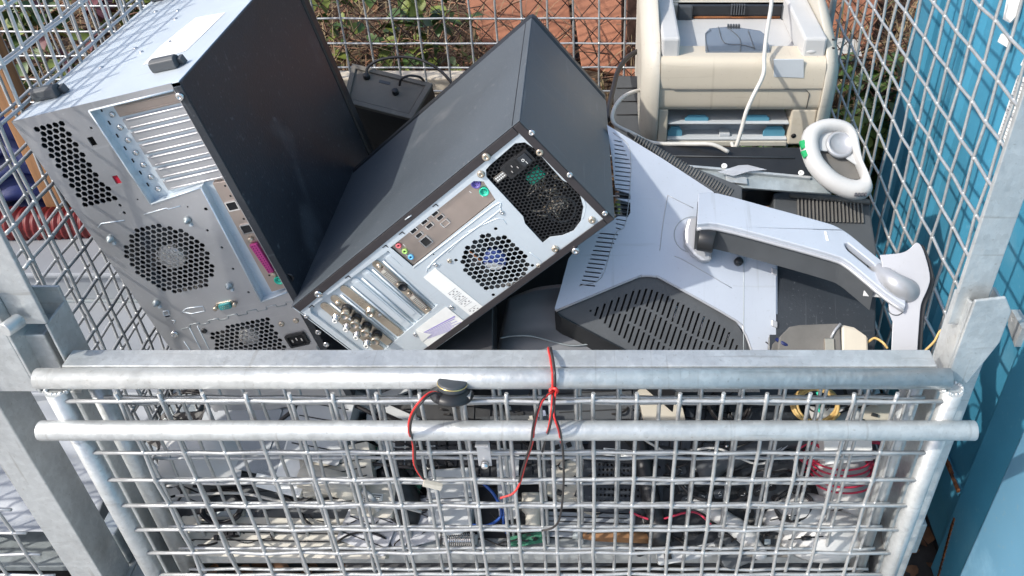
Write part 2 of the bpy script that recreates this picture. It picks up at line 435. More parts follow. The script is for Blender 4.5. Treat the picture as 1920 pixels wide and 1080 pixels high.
# neighbouring cage on the left
def make_neighbour():
    T = Thing('mesh_cage', 'galvanised wire mesh cage on the left, holding a grey metal cabinet and white sheeting', 'cage', (-1.2, .74, GND))
    P = lambda n, b, m=galv, **k: T.part(n, b, m, world=True, **k)
    b = MB().box((-.750, .722, -1.15), (-.712, .727, -.62)); b.box((-.712, .722, -1.15), (-.706, .775, -.62))
    P('corner_post', b, galv, bev=.0015)
    P('corner_post', MB().box((-.750, .722, -.62), (-.725, .727, TOP)), galv, bev=.0015)
    P('foot', MB().box((-.77, .73, GND), (-.70, .80, -1.152)), galvd, bev=.003)
    P('corner_post', MB().box((-.75, 1.63, GND), (-.712, 1.66, TOP)), galvd, bev=.0015)
    P('bottom_rail', MB().box((-.735, .78, -1.15), (-.708, 1.63, -1.08)), galvd, bev=.002)
    P('bottom_rail', MB().box((-1.9, .735, -1.21), (-.79, .765, -1.165)), galvd, bev=.002)
    P('mesh_panel', wire_mesh((-1.72, .730, -1.156), X_, Z_, 20, 9, .0484, .05, .0023, Y_), wirem)
    P('mesh_panel', wire_mesh((-1.85, 1.634, -1.112), X_, Z_, 23, 16, .0495, .05, .0021, Y_), wirem)
    P('mesh_panel', wire_mesh((-.716, .837, -1.09), Y_, Z_, 17, 16, .0468, .05, .0022, X_), wirem)
    P('floor_plate', MB().box((-1.9, .78, -1.17), (-.74, 1.62, -1.16)), galvd)
    return T
make_neighbour()

# ------------------------------------------------------------ left computer case
M1 = frame((-.6067, .8165, -.4274), (.9739, .0186, .2260), (-.2264, .0211, .9738), (.0133, -.9996, .0248))
M2 = frame((-.4436, .9787, -.8109), (.6422, -.0237, -.7662), (.7662, .0485, .6407), (.0220, -.9985, .0493))
M1 = Matrix.Scale(1.09, 4) @ M1; M2 = Matrix.Scale(.885, 4) @ M2     # placed further along the same sight lines
def loc(M, u, v, z=0.):
    n = V((M[0][2], M[1][2], M[2][2])); c = n.dot(M @ V((0, 0, z)))
    p = M.inverted() @ hit(u, v, n, c); return (p.x, p.y)
def locY(M, u, v, y=0.):       # on the local y = const face
    n = V((M[0][1], M[1][1], M[2][1])); c = n.dot(M @ V((0, y, 0)))
    p = M.inverted() @ hit(u, v, n, c); return (p.x, p.z)

def fan(T, cx, cy, r, hubr, hub, z, blades=7):
    b = MB()
    for k in range(blades):
        a0 = 2*math.pi*k/blades
        b.grid(lambda s, t: (cx+(hubr*.9+(r-hubr)*s)*math.cos(a0+.75*t+.15*s), cy+(hubr*.9+(r-hubr)*s)*math.sin(a0+.75*t+.15*s), z-.018+.014*t), 4, 5)
    f = T.part('fan', b, dark, solid=.001)
    T.part('fan_hub', MB().lathe([(hubr, z-.02), (hubr, z-.003), (hubr*.95, z-.001), (1e-6, z-.001)], Matrix.Translation((cx, cy, 0)), 28), hub, parent=f)
    T.part('fan_frame', MB().lathe([(r*1.03, z-.022), (r*1.03, z-.001), (r*1.1, z-.001), (r*1.1, z-.022)], Matrix.Translation((cx, cy, 0)), 40), dark, parent=f)

def port(T, M, u, v, w, h, mat, name='port', z=.0006, a=0., hole=True, rim=chrome):
    x, y = loc(M, u, v); p = None
    b = MB().prism(z_(rrect(x, y, w, h, .0008, 2, a), z+.0012), (0, 0, -.0016), [z_(rrect(x, y, w*.80, h*.74, .0005, 2, a), z+.0012)] if hole else ())
    p = T.part(name, b, rim)
    b = MB().prism(z_(rrect(x, y, w*.80, h*.74, 0, 2, a), z+.0002), (0, 0, -.0006)); T.part('opening', b, mat, parent=p)
    return p

def pc1():
    w, h, l = .1906, .452, .3885
    T = Thing('computer_case', 'black and silver tower computer case lying upside down against the left mesh, feet upwards', 'computer', M1)
    L = lambda u, v: loc(M1, u, v)
    # covers
    b = MB().box((w-.0012, -h, -l), (w, 0-.001, -.0005)); b.box((w-.009, -h, -.0005), (w, -.004, .0018))
    T.part('side_panel', b, blackp, bev=.0008)
    T.part('side_panel', MB().box((-.0005, -h, -l), (.0008, -.001, -.003)), blackp, bev=.0004)
    T.part('bottom_panel', MB().box((0, -.0012, -l), (w-.0015, 0, -.0012)), zinc2, bev=.0004)
    T.part('top_panel', MB().box((.001, -h, -l), (w-.0015, -h+.0012, -.003)), blackp)
    T.part('front_bezel', MB().box((-.002, -h-.004, -l-.03), (w+.002, .003, -l-.0005)), dark, bev=.006)
    T.part('inner_chassis', MB().box((.004, -h+.003, -l+.002), (w-.004, -.004, -.040)), inner)
    # rear plate with real openings
    rec = [L(*p) for p in ((167, 208), (326, 169), (536, 548), (490, 566), (377, 351), (283, 383))]
    rec[1] = (w-.0105, rec[1][1]); rec[2] = (w-.0105, rec[2][1])
    v1 = [L(*p) for p in ((62, 240), (118, 228), (218, 376), (160, 394))]
    fc = L(318, 488); fr = .0485
    v3 = [L(*p) for p in ((388, 622), (505, 596), (560, 700), (445, 720))]
    hs = hexes(lambda x, y: inpoly(x, y, v1), min(p[0] for p in v1), max(p[0] for p in v1), min(p[1] for p in v1), max(p[1] for p in v1), .0072, .0034)
    hs += hexes(lambda x, y: math.hypot(x-fc[0], y-fc[1]) < fr, fc[0]-fr, fc[0]+fr, fc[1]-fr, fc[1]+fr, .0068, .0032)
    hs += hexes(lambda x, y: inpoly(x, y, v3), min(p[0] for p in v3), max(p[0] for p in v3), max(-h+.01, min(p[1] for p in v3)), max(p[1] for p in v3), .0066, .0031)
    hl = [z_(q, 0) for q in hs]
    for u, v, a, c in ((173, 265, .0065, .010), (219, 337, .0065, .010), (225, 385, .003, .004), (233, 399, .003, .004), (171, 240, .0028, .0028), (258, 374, .002, .002), (386, 392, .004, .004), (352, 388, .002, .002), (389, 432, .003, .003), (416, 464, .003, .003), (437, 504, .003, .003), (466, 548, .003, .003), (314, 593, .006, .002)):
        x, y = L(u, v)
        hl.append(z_(rrect(x, y, a, c, a*.45 if a < .005 else 0, 3), 0))
    out = [(0, 0), (w-.0095, 0), (w-.0095, -h+.004), (.0008, -h+.004)]
    T.part('rear_panel', MB().prism(z_(out, 0), (0, 0, -.0012), hl+[z_(rec, 0)]), zinc)
    # recess floor and walls
    b = MB().prism(z_(rec, -.011), (0, 0, -.001)); n = len(rec)
    for k in range(n):
        p, q = rec[k], rec[(k+1) % n]
        b.face([(p[0], p[1], -.0012), (q[0], q[1], -.0012), (q[0], q[1], -.011), (p[0], p[1], -.011)])
    T.part('recess', b, zinc2)
    # raised hem round the recess
    b = MB()
    for k in range(n):
        if k == 1: continue
        p, q = rec[k], rec[(k+1) % n]; b.tube([(p[0], p[1], .0002), (q[0], q[1], .0002)], .0011, 6)
    T.part('hem', b, zinc2)
    # seven slot covers
    x0, y0 = L(192, 215); x1, y1 = rec[1]; ytop = rec[0][1]-.004; ybot = L(330, 365)[1]
    st = (ytop-ybot)/7
    for k in range(7):
        yy = ytop-st*(k+.42); xa = x0+.010+.0006*k
        b = MB().box((xa, yy-st*.40, -.0105), (w-.0115, yy+st*.40, -.0085))
        b.tube([(xa+.004, yy+st*.30, -.0085), (w-.012, yy+st*.30, -.0085)], .0012, 6)
        b.tube([(xa+.004, yy-st*.28, -.0085), (w-.012, yy-st*.28, -.0085)], .0009, 6)
        c = T.part('slot_cover', b, ioplate if k == 0 else zinc, bev=.0005)
        s = MB().lathe([(.0032, 0), (.003, .0022), (.0012, .0028), (1e-6, .0022)], Matrix.Translation((x0+.003, yy-.002, -.0108)), 10); T.part('screw', s, chrome, parent=c)
        T.part('notch', MB().box((x0-.0062, yy+.003, -.0108), (x0-.0048, yy+.0075, -.0102)), inner, parent=c)
    # io plate on the right of the recess
    io = [L(*p) for p in ((396, 347), (441, 339), (545, 541), (508, 551))]
    io = [(x, y) for x, y in io]; io[1] = (w-.0105, io[1][1]); io[2] = (w-.0105, io[2][1])
    T.part('port_plate', MB().prism(z_(io, -.004), (0, 0, -.0065)), ioplate, bev=.0005)
    def P(u, v, ww, hh, mat, name='port', rim=chrome, a=0): return port(T, M1, u, v, ww, hh, mat, name, -.0038, a, rim=rim)
    P(434, 389, .0135, .0125, inner, 'network_port'); P(451, 386, .005, .012, inner, 'usb_port')
    P(461, 432, .0135, .0125, inner, 'network_port'); P(479, 428, .005, .012, inner, 'usb_port')
    for u, v in ((420, 352), (430, 371), (455, 414), (466, 449), (503, 520)):
        x, y = L(u, v); T.part('hole', MB().prism(z_(circ(x, y, .0013, 8), -.0038), (0, 0, -.0002)), inner)
    a = L(474, 458); c = L(509, 511); b = MB(); d = V((c[0]-a[0], c[1]-a[1], 0)); n_ = V((-d.y, d.x, 0)).normalized()
    A, C_ = V((a[0], a[1], -.0039)), V((c[0], c[1], -.0039))
    b.prism([A+n_*.0045, A-n_*.0045, C_-n_*.0035, C_+n_*.0035], (0, 0, .005)); pp = T.part('parallel_port', b, magenta, bev=.0008)
    b = MB()
    for k in range(13):
        for s in (-1, 1):
            p = A+(C_-A)*((k+.7)/13.6)+n_*(.0017*s); b.lathe([(.0006, .0051), (.0005, .0056), (1e-6, .0056)], Matrix.Translation((p.x, p.y, 0)) @ Matrix.Translation((0, 0, -.0039)), 6)
    T.part('pin_holes', b, inner, parent=pp)
    for p in (A-(C_-A).normalized()*.0055, C_+(C_-A).normalized()*.0045):
        T.part('jack_screw', MB().lathe([(.0032, 0), (.0032, .004), (.0016, .0042), (1e-6, .003)], Matrix.Translation(p), 6), brass, parent=pp)
    x, y = L(500, 461); T.part('display_port', MB().box((x-.001, y-.008, -.004), (x+.002, y+.008, .0005)), bluec, bev=.0006)
    for (u, v), m in (((522, 528), green), ((541, 523), inner)):
        x, y = L(u, v); q = T.part('round_port', MB().lathe([(.0058, 0), (.0058, .0022), (.0045, .0024), (.0042, .0006), (1e-6, .0006)], Matrix.Translation((x, y, -.0038)), 20), m if m is green else dark)
        b = MB()
        for k in range(6): b.lathe([(.0006, 0), (.0006, .0003), (1e-6, .0003)], Matrix.Translation((x+.0025*math.cos(k*1.05), y+.0025*math.sin(k*1.05), -.0030)), 6)
        T.part('pin_holes', b, inner, parent=q)
    # fan, hub under the grille
    fan(T, fc[0], fc[1], .046, .0155, silverlab, -.0035)
    x, y = L(464, 637); fan(T, x, y, .032, .0125, silverlab, -.0035)
    for u, v in ((352, 412), (208, 447), (430, 535), (294, 567)):
        x, y = L(u, v); r = T.part('rubber_rivet', MB().lathe([(.0045, 0), (.0042, .003), (.002, .004), (.0018, .007), (1e-6, .007)], Matrix.Translation((x, y, 0)), 12), galvd)
        T.part('hook', MB().box((x-.001, y-.008, .0002), (x+.002, y-.003, .0022)), zinc2, parent=r)
    # serial port
    x, y = L(424, 571); b = MB().prism(z_(rrect(x, y, .023, .0095, .003, 3), .0002), (0, 0, .0012)); sp = T.part('serial_port', b, brass, bev=.0004)
    T.part('socket', MB().prism(z_(rrect(x, y, .0155, .0075, .002, 3), .0014), (0, 0, .0035)), teal, parent=sp, bev=.0005)
    for s in (-1, 1): T.part('jack_screw', MB().lathe([(.0026, 0), (.0026, .005), (.0013, .0052), (1e-6, .004)], Matrix.Translation((x+s*.0125, y, .0014)), 6), brass, parent=sp)
    b = MB()
    for k in range(9): b.lathe([(.0005, 0), (.0005, .0002), (1e-6, .0002)], Matrix.Translation((x-.0048+.0024*(k % 5)+(.0012 if k > 4 else 0), y+.0011-(.0024 if k > 4 else 0), .0050)), 6)
    T.part('pin_holes', b, gold, parent=sp)
    # seam with tabs, stamped marks
    a = V((*L(340, 617), .0004)); c = V((*L(556, 567), .0004)); b = MB()
    dd = (c-a); nn = V((-dd.y, dd.x, 0)).normalized()
    for k in range(12):
        p = a+dd*(k/12); q = a+dd*((k+1)/12); o = nn*(.0035 if k % 2 else 0)
        b.tube([p+o, q+o], .0005, 4); b.tube([q, q+nn*.0035], .0005, 4)
    T.part('seam', b, galvd)
    def emboss(pts, r=.0006, mat=zinc2): T.part('embossed_line', MB().tube([V((*L(*p), .0002)) for p in pts], r, 5), mat)
    emboss([(270, 402), (312, 390), (316, 392), (338, 386)]); emboss([(184, 426), (190, 419), (233, 413)])
    emboss([(341, 585), (350, 578), (380, 574), (384, 583), (360, 588), (341, 585)]); emboss([(306, 584), (315, 582), (318, 590), (308, 592), (306, 584)])
    emboss([(322, 600), (329, 601), (326, 606)]); emboss([(355, 614), (395, 690)]); emboss([(370, 611), (410, 690)]); emboss([(345, 640), (380, 690)])
    screw(T, *L(328, 626), 0, .005, chrome); screw(T, *L(339, 179), .0018, .0045, chrome); screw(T, *L(383, 620), 0, .0035, dark)
    for u, v in ((528, 607), (555, 601)): screw(T, *L(u, v), 0, .0035, brass)
    for u, v in ((597, 622), (612, 645)): screw(T, *L(u, v), 0, .004, chrome)
    emboss([(583, 605), (600, 640), (594, 650), (618, 690)], .0012, galvd)
    x, y = L(558, 636); b = MB().prism(z_(rrect(x, y, .0265, .0195, .002, 3, .03), .0004), (0, 0, .0025), [z_(rrect(x, y, .021, .0145, .002, 3, .03), .0004)])
    ps = T.part('power_socket', b, dark); T.part('opening', MB().prism(z_(rrect(x, y, .021, .0145, 0), -.0), (0, 0, .0008)), inner, parent=ps)
    b = MB()
    for dx in (-.006, 0, .006): b.box((x+dx-.0008, y-.0022+(.002 if dx == 0 else 0), .0008), (x+dx+.0008, y+.0022+(.002 if dx == 0 else 0), .0024))
    T.part('pins', b, chrome, parent=ps)
    # red lug in the slot, recessed
    x, y = L(219, 337); T.part('red_lug', MB().box((x-.0035, y-.0055, -.004), (x+.0035, y+.0055, -.0015)), redsq)
    # feet on the upward face
    for u, v in ((90, 186), (312, 132), (305, 0)):
        x, z = locY(M1, u, v); z = z-.004
        R = Matrix.Translation((x, 0, z)) @ Matrix.Rotation(-.08, 4, 'Y')
        prof = [(-.0065, 0), (.0065, 0), (.0075, .004), (.0065, .010), (.003, .0125), (-.003, .0125), (-.0065, .010), (-.0075, .004)]
        b = MB().prism([R @ V((-.0145, py+.0005, pz)) for pz, py in prof], R.to_3x3() @ V((.029, 0, 0)))
        for s in (-1, 1): b.prism([R @ V((s*.0145, py, pz)) for pz, py in ((-.011, .0005), (-.002, .0005), (0, .008), (-.008, .010))], R.to_3x3() @ V((s*.005, 0, 0)))
        T.part('foot', b, grime if False else dark2, bev=.0012)
    # label strip and rivets on the upward face
    q = [locY(M1, *p) for p in ((367, 34), (423, 24), (350, 95), (268, 123), (300, 88))]
    lb = T.part('label', MB().prism([V((x, .0003, z)) for x, z in q], (0, .0002, 0)), paper)
    b = MB(); a, e = V((q[1][0], .0008, q[1][1])), V((q[2][0], .0008, q[2][1])); f = V((q[0][0], .0008, q[0][1])); g = V((q[4][0], .0008, q[4][1]))
    for k in range(22):
        t = .05+.9*k/22; p1 = a+(e-a)*t; p2 = f+(g-f)*t; m0 = .12+.1*random.random(); m1 = .6+.3*random.random()
        d = (e-a).normalized()*.0012; p = p1+(p2-p1)*m0; r_ = p1+(p2-p1)*m1
        b.face([p, r_, r_+d, p+d])
    T.part('print', b, inkg, parent=lb)
    for u, v in ((292, 22), (333, 20), (329, 36), (254, 91), (265, 98), (318, 79), (190, 127)):
        x, z = locY(M1, u, v); T.part('rivet', MB().lathe([(.003, 0), (.0025, .0012), (1e-6, .0015)], Matrix.Translation((x, 0, z)) @ Matrix.Rotation(-math.pi/2, 4, 'X'), 10), chrome)
    return T
pc1()

def pc2():
    w, h, l = .1902, .451, .3924
    T = Thing('computer_case', 'charcoal desktop computer case tipped diagonally in the middle of the heap, ports facing out', 'computer', M2)
    L = lambda u, v: loc(M2, u, v)
    lip = .0125
    # cover shell: left-top face x=0, top face y=h, right face x=w
    b = MB().box((-.001, -.001, -l), (.0005, h, .001)); T.part('side_panel', b, greyp, bev=.0008)
    T.part('top_panel', MB().box((.0008, h-.0012, -l), (w, h, .001)), greyp, bev=.0008)
    T.part('side_panel', MB().box((w-.0005, -.001, -l), (w+.001, h-.0014, .001)), greyp, bev=.0008)
    T.part('seam', MB().box((-.0016, h-.013, -l+.004), (-.0011, h-.0122, .001)), inner)
    for nm, lo, hi in (('panel_edge', (.0007, .004, .0006), (lip, h-lip-.0006, .0022)), ('panel_edge', (.0007, h-lip, .0006), (w-.0006, h-.0014, .0022)), ('panel_edge', (w-lip*.85, .004, .0006), (w-.0006, h-lip-.0006, .0022))):
        T.part(nm, MB().box(lo, hi), lipm, bev=.0006)
    T.part('front_bezel', MB().box((-.002, -.003, -l-.03), (w+.002, h+.002, -l-.0005)), dark, bev=.008)
    T.part('bottom_panel', MB().box((.001, -.001, -l), (w-.001, .0005, -.001)), zinc2)
    T.part('inner_chassis', MB().box((.004, .003, -l+.002), (w-.004, h-.003, -.06)), inner)
    O = lambda *a: [(880+x/3.375, 240+y/3.375) for x, y in a]
    psu = [L(*p) for p in O((104, 265), (130, 235), (290, 97), (350, 90), (412, 130), (590, 330), (640, 355), (700, 420), (722, 500), (705, 590), (660, 650), (590, 680), (510, 690), (465, 727), (352, 605), (340, 560), (108, 310))]
    Z5 = lambda x, y: (640+x/3, 360+y/3)
    io = [L(*p) for p in (Z5(275, 312), Z5(745, -62), Z5(800, -60), Z5(868, 45), Z5(402, 420))]
    Z7 = lambda x, y: (560+x/4.697, 440+y/4.697)
    rec = [L(*Z7(*p)) for p in ((788, 142), (1228, 618), (1050, 790), (720, 1046), (600, 1140), (460, 1046), (135, 700), (120, 672), (140, 648))]
    rec = [(max(x, lip+.006), max(y, .012)) for x, y in rec]; rec = [rec[0], rec[1], (rec[3][0], rec[3][1])]+[(min(rec[3][0], rec[4][0]), .012), (lip+.012, .012), (lip+.006, .018)]
    fc = L(927, 493); fr = .0465
    hl = [z_(q, 0) for q in hexes(lambda x, y: math.hypot(x-fc[0], y-fc[1]) < fr, fc[0]-fr, fc[0]+fr, fc[1]-fr, fc[1]+fr, .0083, .0043)]
    def slot(u, v, r=.0022): x, y = L(u, v); hl.append(z_(circ(x, y, r, 8), 0))
    for p in ((929.5, 429), (855, 488), (998.5, 498), (925, 553)): slot(*p, .0027)
    slot(813, 477, .0014)
    out = [(lip-.001, .003), (w-lip*.85+.001, .003), (w-lip*.85+.001, h-lip+.001), (lip-.001, h-lip+.001)]
    T.part('rear_panel', MB().prism(z_(out, 0), (0, 0, -.0012), hl+[z_(psu, 0), z_(io, 0), z_(rec, 0)]), zinc2)
    # pressed ridges
    def ridge(pts, r=.0011, z=.0): T.part('pressed_ridge', MB().tube(smooth([V((*L(*p), z)) for p in pts], 5), r, 6), zinc2)
    ridge([Z5(405, 425), Z5(640, 245), Z5(870, 70), Z5(893, 85), Z5(870, 120), Z5(640, 290), Z5(520, 390), Z5(490, 430)])
    ridge([Z5(700, 230), Z5(850, 160), Z5(900, 150), Z5(930, 180)], .0007); ridge([Z5(600, 340), Z5(700, 240)], .0007)
    ridge([Z5(480, 450), Z5(490, 420), Z5(530, 402), Z5(560, 410)], .0008)
    ridge([Z5(1060, 340), Z5(1120, 390), Z5(1110, 440)], .0007)
    ridge([(1075, 345), (1089, 362), (1098, 385), (1093, 410)], .0006)
    # psu mesh
    zc = -.003
    ph = [z_(q, zc) for q in hexes(lambda x, y: inpoly(x, y, psu), min(p[0] for p in psu), max(p[0] for p in psu), min(p[1] for p in psu), max(p[1] for p in psu), .0056, .0025)]
    big = [((p[0]-sum(q[0] for q in psu)/len(psu))*1.03+sum(q[0] for q in psu)/len(psu), (p[1]-sum(q[1] for q in psu)/len(psu))*1.03+sum(q[1] for q in psu)/len(psu)) for p in psu]
    T.part('power_supply_grille', MB().prism(z_(big, zc), (0, 0, -.001), ph), dark)
    x, y = L(1003, 337); T.part('transformer', MB().box((x-.007, y-.012, -.02), (x+.008, y+.012, -.0085)), green, bev=.001)
    cab = MB()
    for k in range(16):
        u0, v0 = random.choice([(1040, 375), (1050, 350), (1030, 400), (1010, 350), (1020, 385)]); pts = []
        for j in range(5): x, y = L(u0+random.uniform(-26, 26), v0+random.uniform(-26, 26)); pts.append((x, y, random.uniform(-.02, -.009)))
        cab.tube(smooth(pts, 4), .0011, 5)
    T.part('inner_wires', cab, brass)
    x, y = L(1052, 398); T.part('fan_guard', MB().tube([(x+.02*math.cos(t/6), y+.02*math.sin(t/6), -.008) for t in range(38)], .0014, 6), dark2)
    T.part('fan_guard', MB().tube([(x+.01*math.cos(t/6), y+.01*math.sin(t/6), -.008) for t in range(12, 30)], .0012, 6), ivory)
    # socket, switch, label in the supply
    zs = -.002
    def rb(u, v, ww, hh, name, mat, z0, z1, par=None, r=.001, a=0., bev=.0006):
        x, y = L(u, v); return T.part(name, MB().prism(z_(rrect(x, y, ww, hh, r, 2, a), z0), (0, 0, z1-z0)), mat, parent=par, bev=bev)
    s = rb(963, 312, .022, .029, 'power_socket', dark, zs, .0035); rb(963, 311, .016, .0205, 'opening', inner, .0036, .0040, s, .003)
    x, y = L(963, 311)
    b = MB()
    for k, (dx, dy) in enumerate(((-.003, 0), (.003, .005), (.003, -.005))): b.box((x+dx-.0016, y+dy-.0007, .0041), (x+dx+.0016, y+dy+.0007, .006))
    T.part('pins', b, chrome, parent=s)
    s = rb(984, 296, .0195, .0215, 'power_switch', dark, zs, .0040); rb(984, 296, .0145, .0135, 'rocker', blackp, .0041, .0065, s)
    x, y = L(981, 296); T.part('off_mark', MB().prism(z_(circ(x+.000, y, .0021, 12), .0068), (0, 0, .0002), [z_(circ(x, y, .0013, 12), .0068)]), paper, parent=s)
    x, y = L(988, 300); T.part('on_mark', MB().box((x-.0020, y-.0004, .0068), (x+.0020, y+.0004, .0070)), paper, parent=s)
    lb = rb(942, 329, .009, .026, 'rating_label', grime, zs, .0002); x, y = L(942, 329)
    b = MB()
    for k in range(2):
        for j in range(7): b.box((x-.003+.0035*k, y-.0105+.003*j, .0005), (x-.001+.0035*k, y-.0085+.003*j, .0007))
    T.part('print', b, paper, parent=lb)
    # io plate
    T.part('port_plate', MB().prism(z_([((p[0]-.0), p[1]) for p in io], -.0035), (0, 0, -.001)), ioplate)
    PT = lambda u, v, ww, hh, m=inner, n='usb_port': port(T, M2, u, v, ww, hh, m, n, -.003)
    for z in ((525, 125), (555, 148), (465, 172), (495, 195), (405, 222), (436, 247)): PT(*Z5(*z), .0062, .0125)
    PT(*Z5(583, 180), .0085, .0135, copper if False else ioplate, 'firewire_port'); PT(*Z5(475, 283), .0145, .0155, inner, 'network_port')
    for z, m in (((321, 307), pinkj), ((356, 339), limej), ((390, 371), cyanj)):
        x, y = L(*Z5(*z)); q = T.part('audio_jack', MB().lathe([(.0042, 0), (.0042, .002), (.0036, .0028), (.0018, .0028), (.0016, .0008), (1e-6, .0008)], Matrix.Translation((x, y, -.0035)), 18), m)
        T.part('hole', MB().lathe([(.0016, .0012), (1e-6, .0012)], Matrix.Translation((x, y, -.0035)), 12), inner, parent=q)
    for z, m in (((757, -42), purple), ((803, 2), green)):
        x, y = L(*Z5(*z)); q = T.part('round_port', MB().lathe([(.0066, 0), (.0066, .003), (.0054, .0034), (.0050, .001), (1e-6, .001)], Matrix.Translation((x, y, -.0035)), 22), m)
        b = MB()
        for k in range(6): b.lathe([(.0006, 0), (.0006, .0003), (1e-6, .0003)], Matrix.Translation((x+.0028*math.cos(k*1.05), y+.0028*math.sin(k*1.05), -.0024)), 6)
        T.part('pin_holes', b, inner, parent=q)
    for z in ((352, 308), (365, 362), (725, 8), (790, 30)):
        x, y = L(*Z5(*z)); T.part('stamped_icon', MB().box((x-.0022, y-.0004, -.0034), (x+.0018, y+.0004, -.0032)), paper)
    # fan
    fan(T, fc[0], fc[1], .045, .0165, bluehub, -.0035)
    x, y = fc; T.part('hub_sticker', MB().prism(z_([(x+.0145*math.cos(t), y+.0145*math.sin(t)) for t in [(-2.2+.2*k) for k in range(14)]], -.0040), (0, 0, .0006)), silverlab)
    a = L(880, 478); c = L(902, 496); T.part('fan_wire', MB().tube([(a[0]-.004, a[1], -.010), (a[0], a[1], -.008), (c[0], c[1], -.008)], .0014, 6), copper)
    # screws
    for u, v in ((912, 292), (902, 326), (1012, 285), (1110, 412), (1041, 466)): screw(T, *L(u, v), .0022 if u == 912 else 0, .0058 if u == 912 else .0052, brass)
    for u, v in ((997, 247), (1068, 326), (1134, 398), (1079, 468)): screw(T, *L(u, v), .0022, .0058 if u == 1079 else .0042, chrome)
    screw(T, *L(598, 549), .0022, .006, chrome)
    for u, v in ((843, 489), (1010, 498)): screw(T, *L(u, v), 0, .0034, brass)
    for u, v in ((574, 593), (941, 398), (817, 496), (847, 576), (779, 627)): screw(T, *L(u, v), 0, .0034, chrome)
    for u, v in ((929.5, 424), (850, 489), (1004, 498), (925, 558)):
        x, y = L(u, v); 
    # tabs on the left lip
    for u, v in ((722, 463), (816, 386), (753, 438), (652, 520), (584, 575)):
        x, y = L(u, v); b = MB().box((x-.002, y-.0036, .0004), (x-.0008, y+.0036, .0008)); b.box((x-.002, y+.0024, .0004), (x+.003, y+.0036, .0008)); T.part('stamped_tab', b, inner)
    for u0, v0, u1, v1 in ((760, 410, 772, 402),):
        a, c = L(u0, v0), L(u1, v1); T.part('slit', MB().tube([V((a[0], a[1], .0025)), V((c[0], c[1], .0025))], .0009, 5), zinc2)
    # expansion recess, covers and cards
    b = MB().prism(z_(rec, -.005), (0, 0, -.001)); n = len(rec)
    for k in range(n):
        p, q = rec[k], rec[(k+1) % n]; b.face([(p[0], p[1], -.0012), (q[0], q[1], -.0012), (q[0], q[1], -.005), (p[0], p[1], -.005)])
    T.part('recess', b, zinc2)
    S_ = [((780, 195), (1225, 600)), ((682, 270), (1150, 695)), ((590, 345), (1060, 745)), ((500, 425), (960, 815)), ((400, 490), (895, 890)), ((315, 575), (800, 970)), ((225, 640), (720, 1035))]
    S_ = [(V((*L(*Z7(*a)), 0)), V((*L(*Z7(*c)), 0))) for a, c in S_]
    def bar(a, c, hw, z0, z1, rr=True):
        d = (c-a).normalized(); nn = V((-d.y, d.x, 0)); pts = [c-nn*hw, c+nn*hw]
        for k in range(9):
            t = math.pi*k/8; pts.append(a+nn*hw*math.cos(t)-d*hw*math.sin(t))
        return MB().prism([V((p.x, p.y, z0)) for p in pts], (0, 0, z1-z0))
    cards = []
    for k, (a, c) in enumerate(S_):
        mat = brass if k in (1, 4, 5, 6) else zinc2
        o = T.part('slot_cover' if mat is zinc2 else 'expansion_card', bar(a, c, .0062, -.0049, -.0022), mat, bev=.0008); cards.append(o)
        if mat is zinc2: T.part('pressed_ridge', bar(a+(c-a)*.04, a+(c-a)*.9, .0042, -.0022, -.0014), zinc2, parent=o, bev=.0004)
        if k:
            a0, c0 = S_[k-1]; m0, m1 = (a+a0)/2, (c+c0)/2; dd = (m1-m0)
            T.part('divider', MB().tube([m0+dd*.02+V((0, 0, -.003)), m1+V((0, 0, -.003))], .0016, 6), zinc2)
    def along(k, t, off=0.):
        a, c = S_[k]; d = (c-a).normalized(); nn = V((-d.y, d.x, 0)); return a+(c-a)*t+nn*off
    def dvi(u, v):
        o = cards[1]; x, y = L(u, v); a, c = S_[1]; ang = math.atan2((c-a).y, (c-a).x)
        s = T.part('display_port', MB().prism(z_(rrect(x, y, .031, .0095, .002, 3, ang), -.0020), (0, 0, .004)), ioplate, parent=o, bev=.0006)
        b = MB().prism(z_(rrect(x, y, .026, .0072, .001, 2, ang), .0021), (0, 0, .0004)); T.part('socket', b, ivory, parent=o)
        b = MB(); d = V((math.cos(ang), math.sin(ang), 0)); nn = V((-d.y, d.x, 0)); cc = V((x, y, .0027))
        for i in range(8):
            for j in (-1, 0, 1): p = cc+d*(-.0075+.0027*i)+nn*(.0022*j); b.box((p.x-.0006, p.y-.0006, .0026), (p.x+.0006, p.y+.0006, .0029))
        T.part('pin_holes', b, lipm, parent=o)
        for s in (-1, 1): p = cc+d*(.0185*s); T.part('jack_screw', MB().lathe([(.0026, 0), (.0026, .0045), (.0013, .0047), (1e-6, .0035)], Matrix.Translation((p.x, p.y, -.0022)), 6), brass, parent=o)
    dvi(*Z7(797, 362)); dvi(*Z7(1052, 588))
    x, y = L(*Z7(917, 458)); q = T.part('video_port', MB().lathe([(.0068, 0), (.0068, .004), (.0056, .0046), (.005, .002), (1e-6, .002)], Matrix.Translation((x, y, -.0022)), 22), dark, parent=cards[1])
    def cyl(u, v, prof, mat, nm, k, z=-.0022): x, y = L(*Z7(u, v)); return T.part(nm, MB().lathe(prof, Matrix.Translation((x, y, z)), 20), mat, parent=cards[k])
    cyl(632, 680, [(.0075, 0), (.0075, .002), (.0058, .0025), (.0058, .008), (.0042, .008), (.0040, .003), (.0014, .003), (.0014, .006), (1e-6, .006)], brass, 'aerial_socket', 4)
    cyl(712, 714, [(.0028, 0), (.0028, .002), (.0014, .002), (1e-6, .001)], chrome, 'audio_jack', 4)
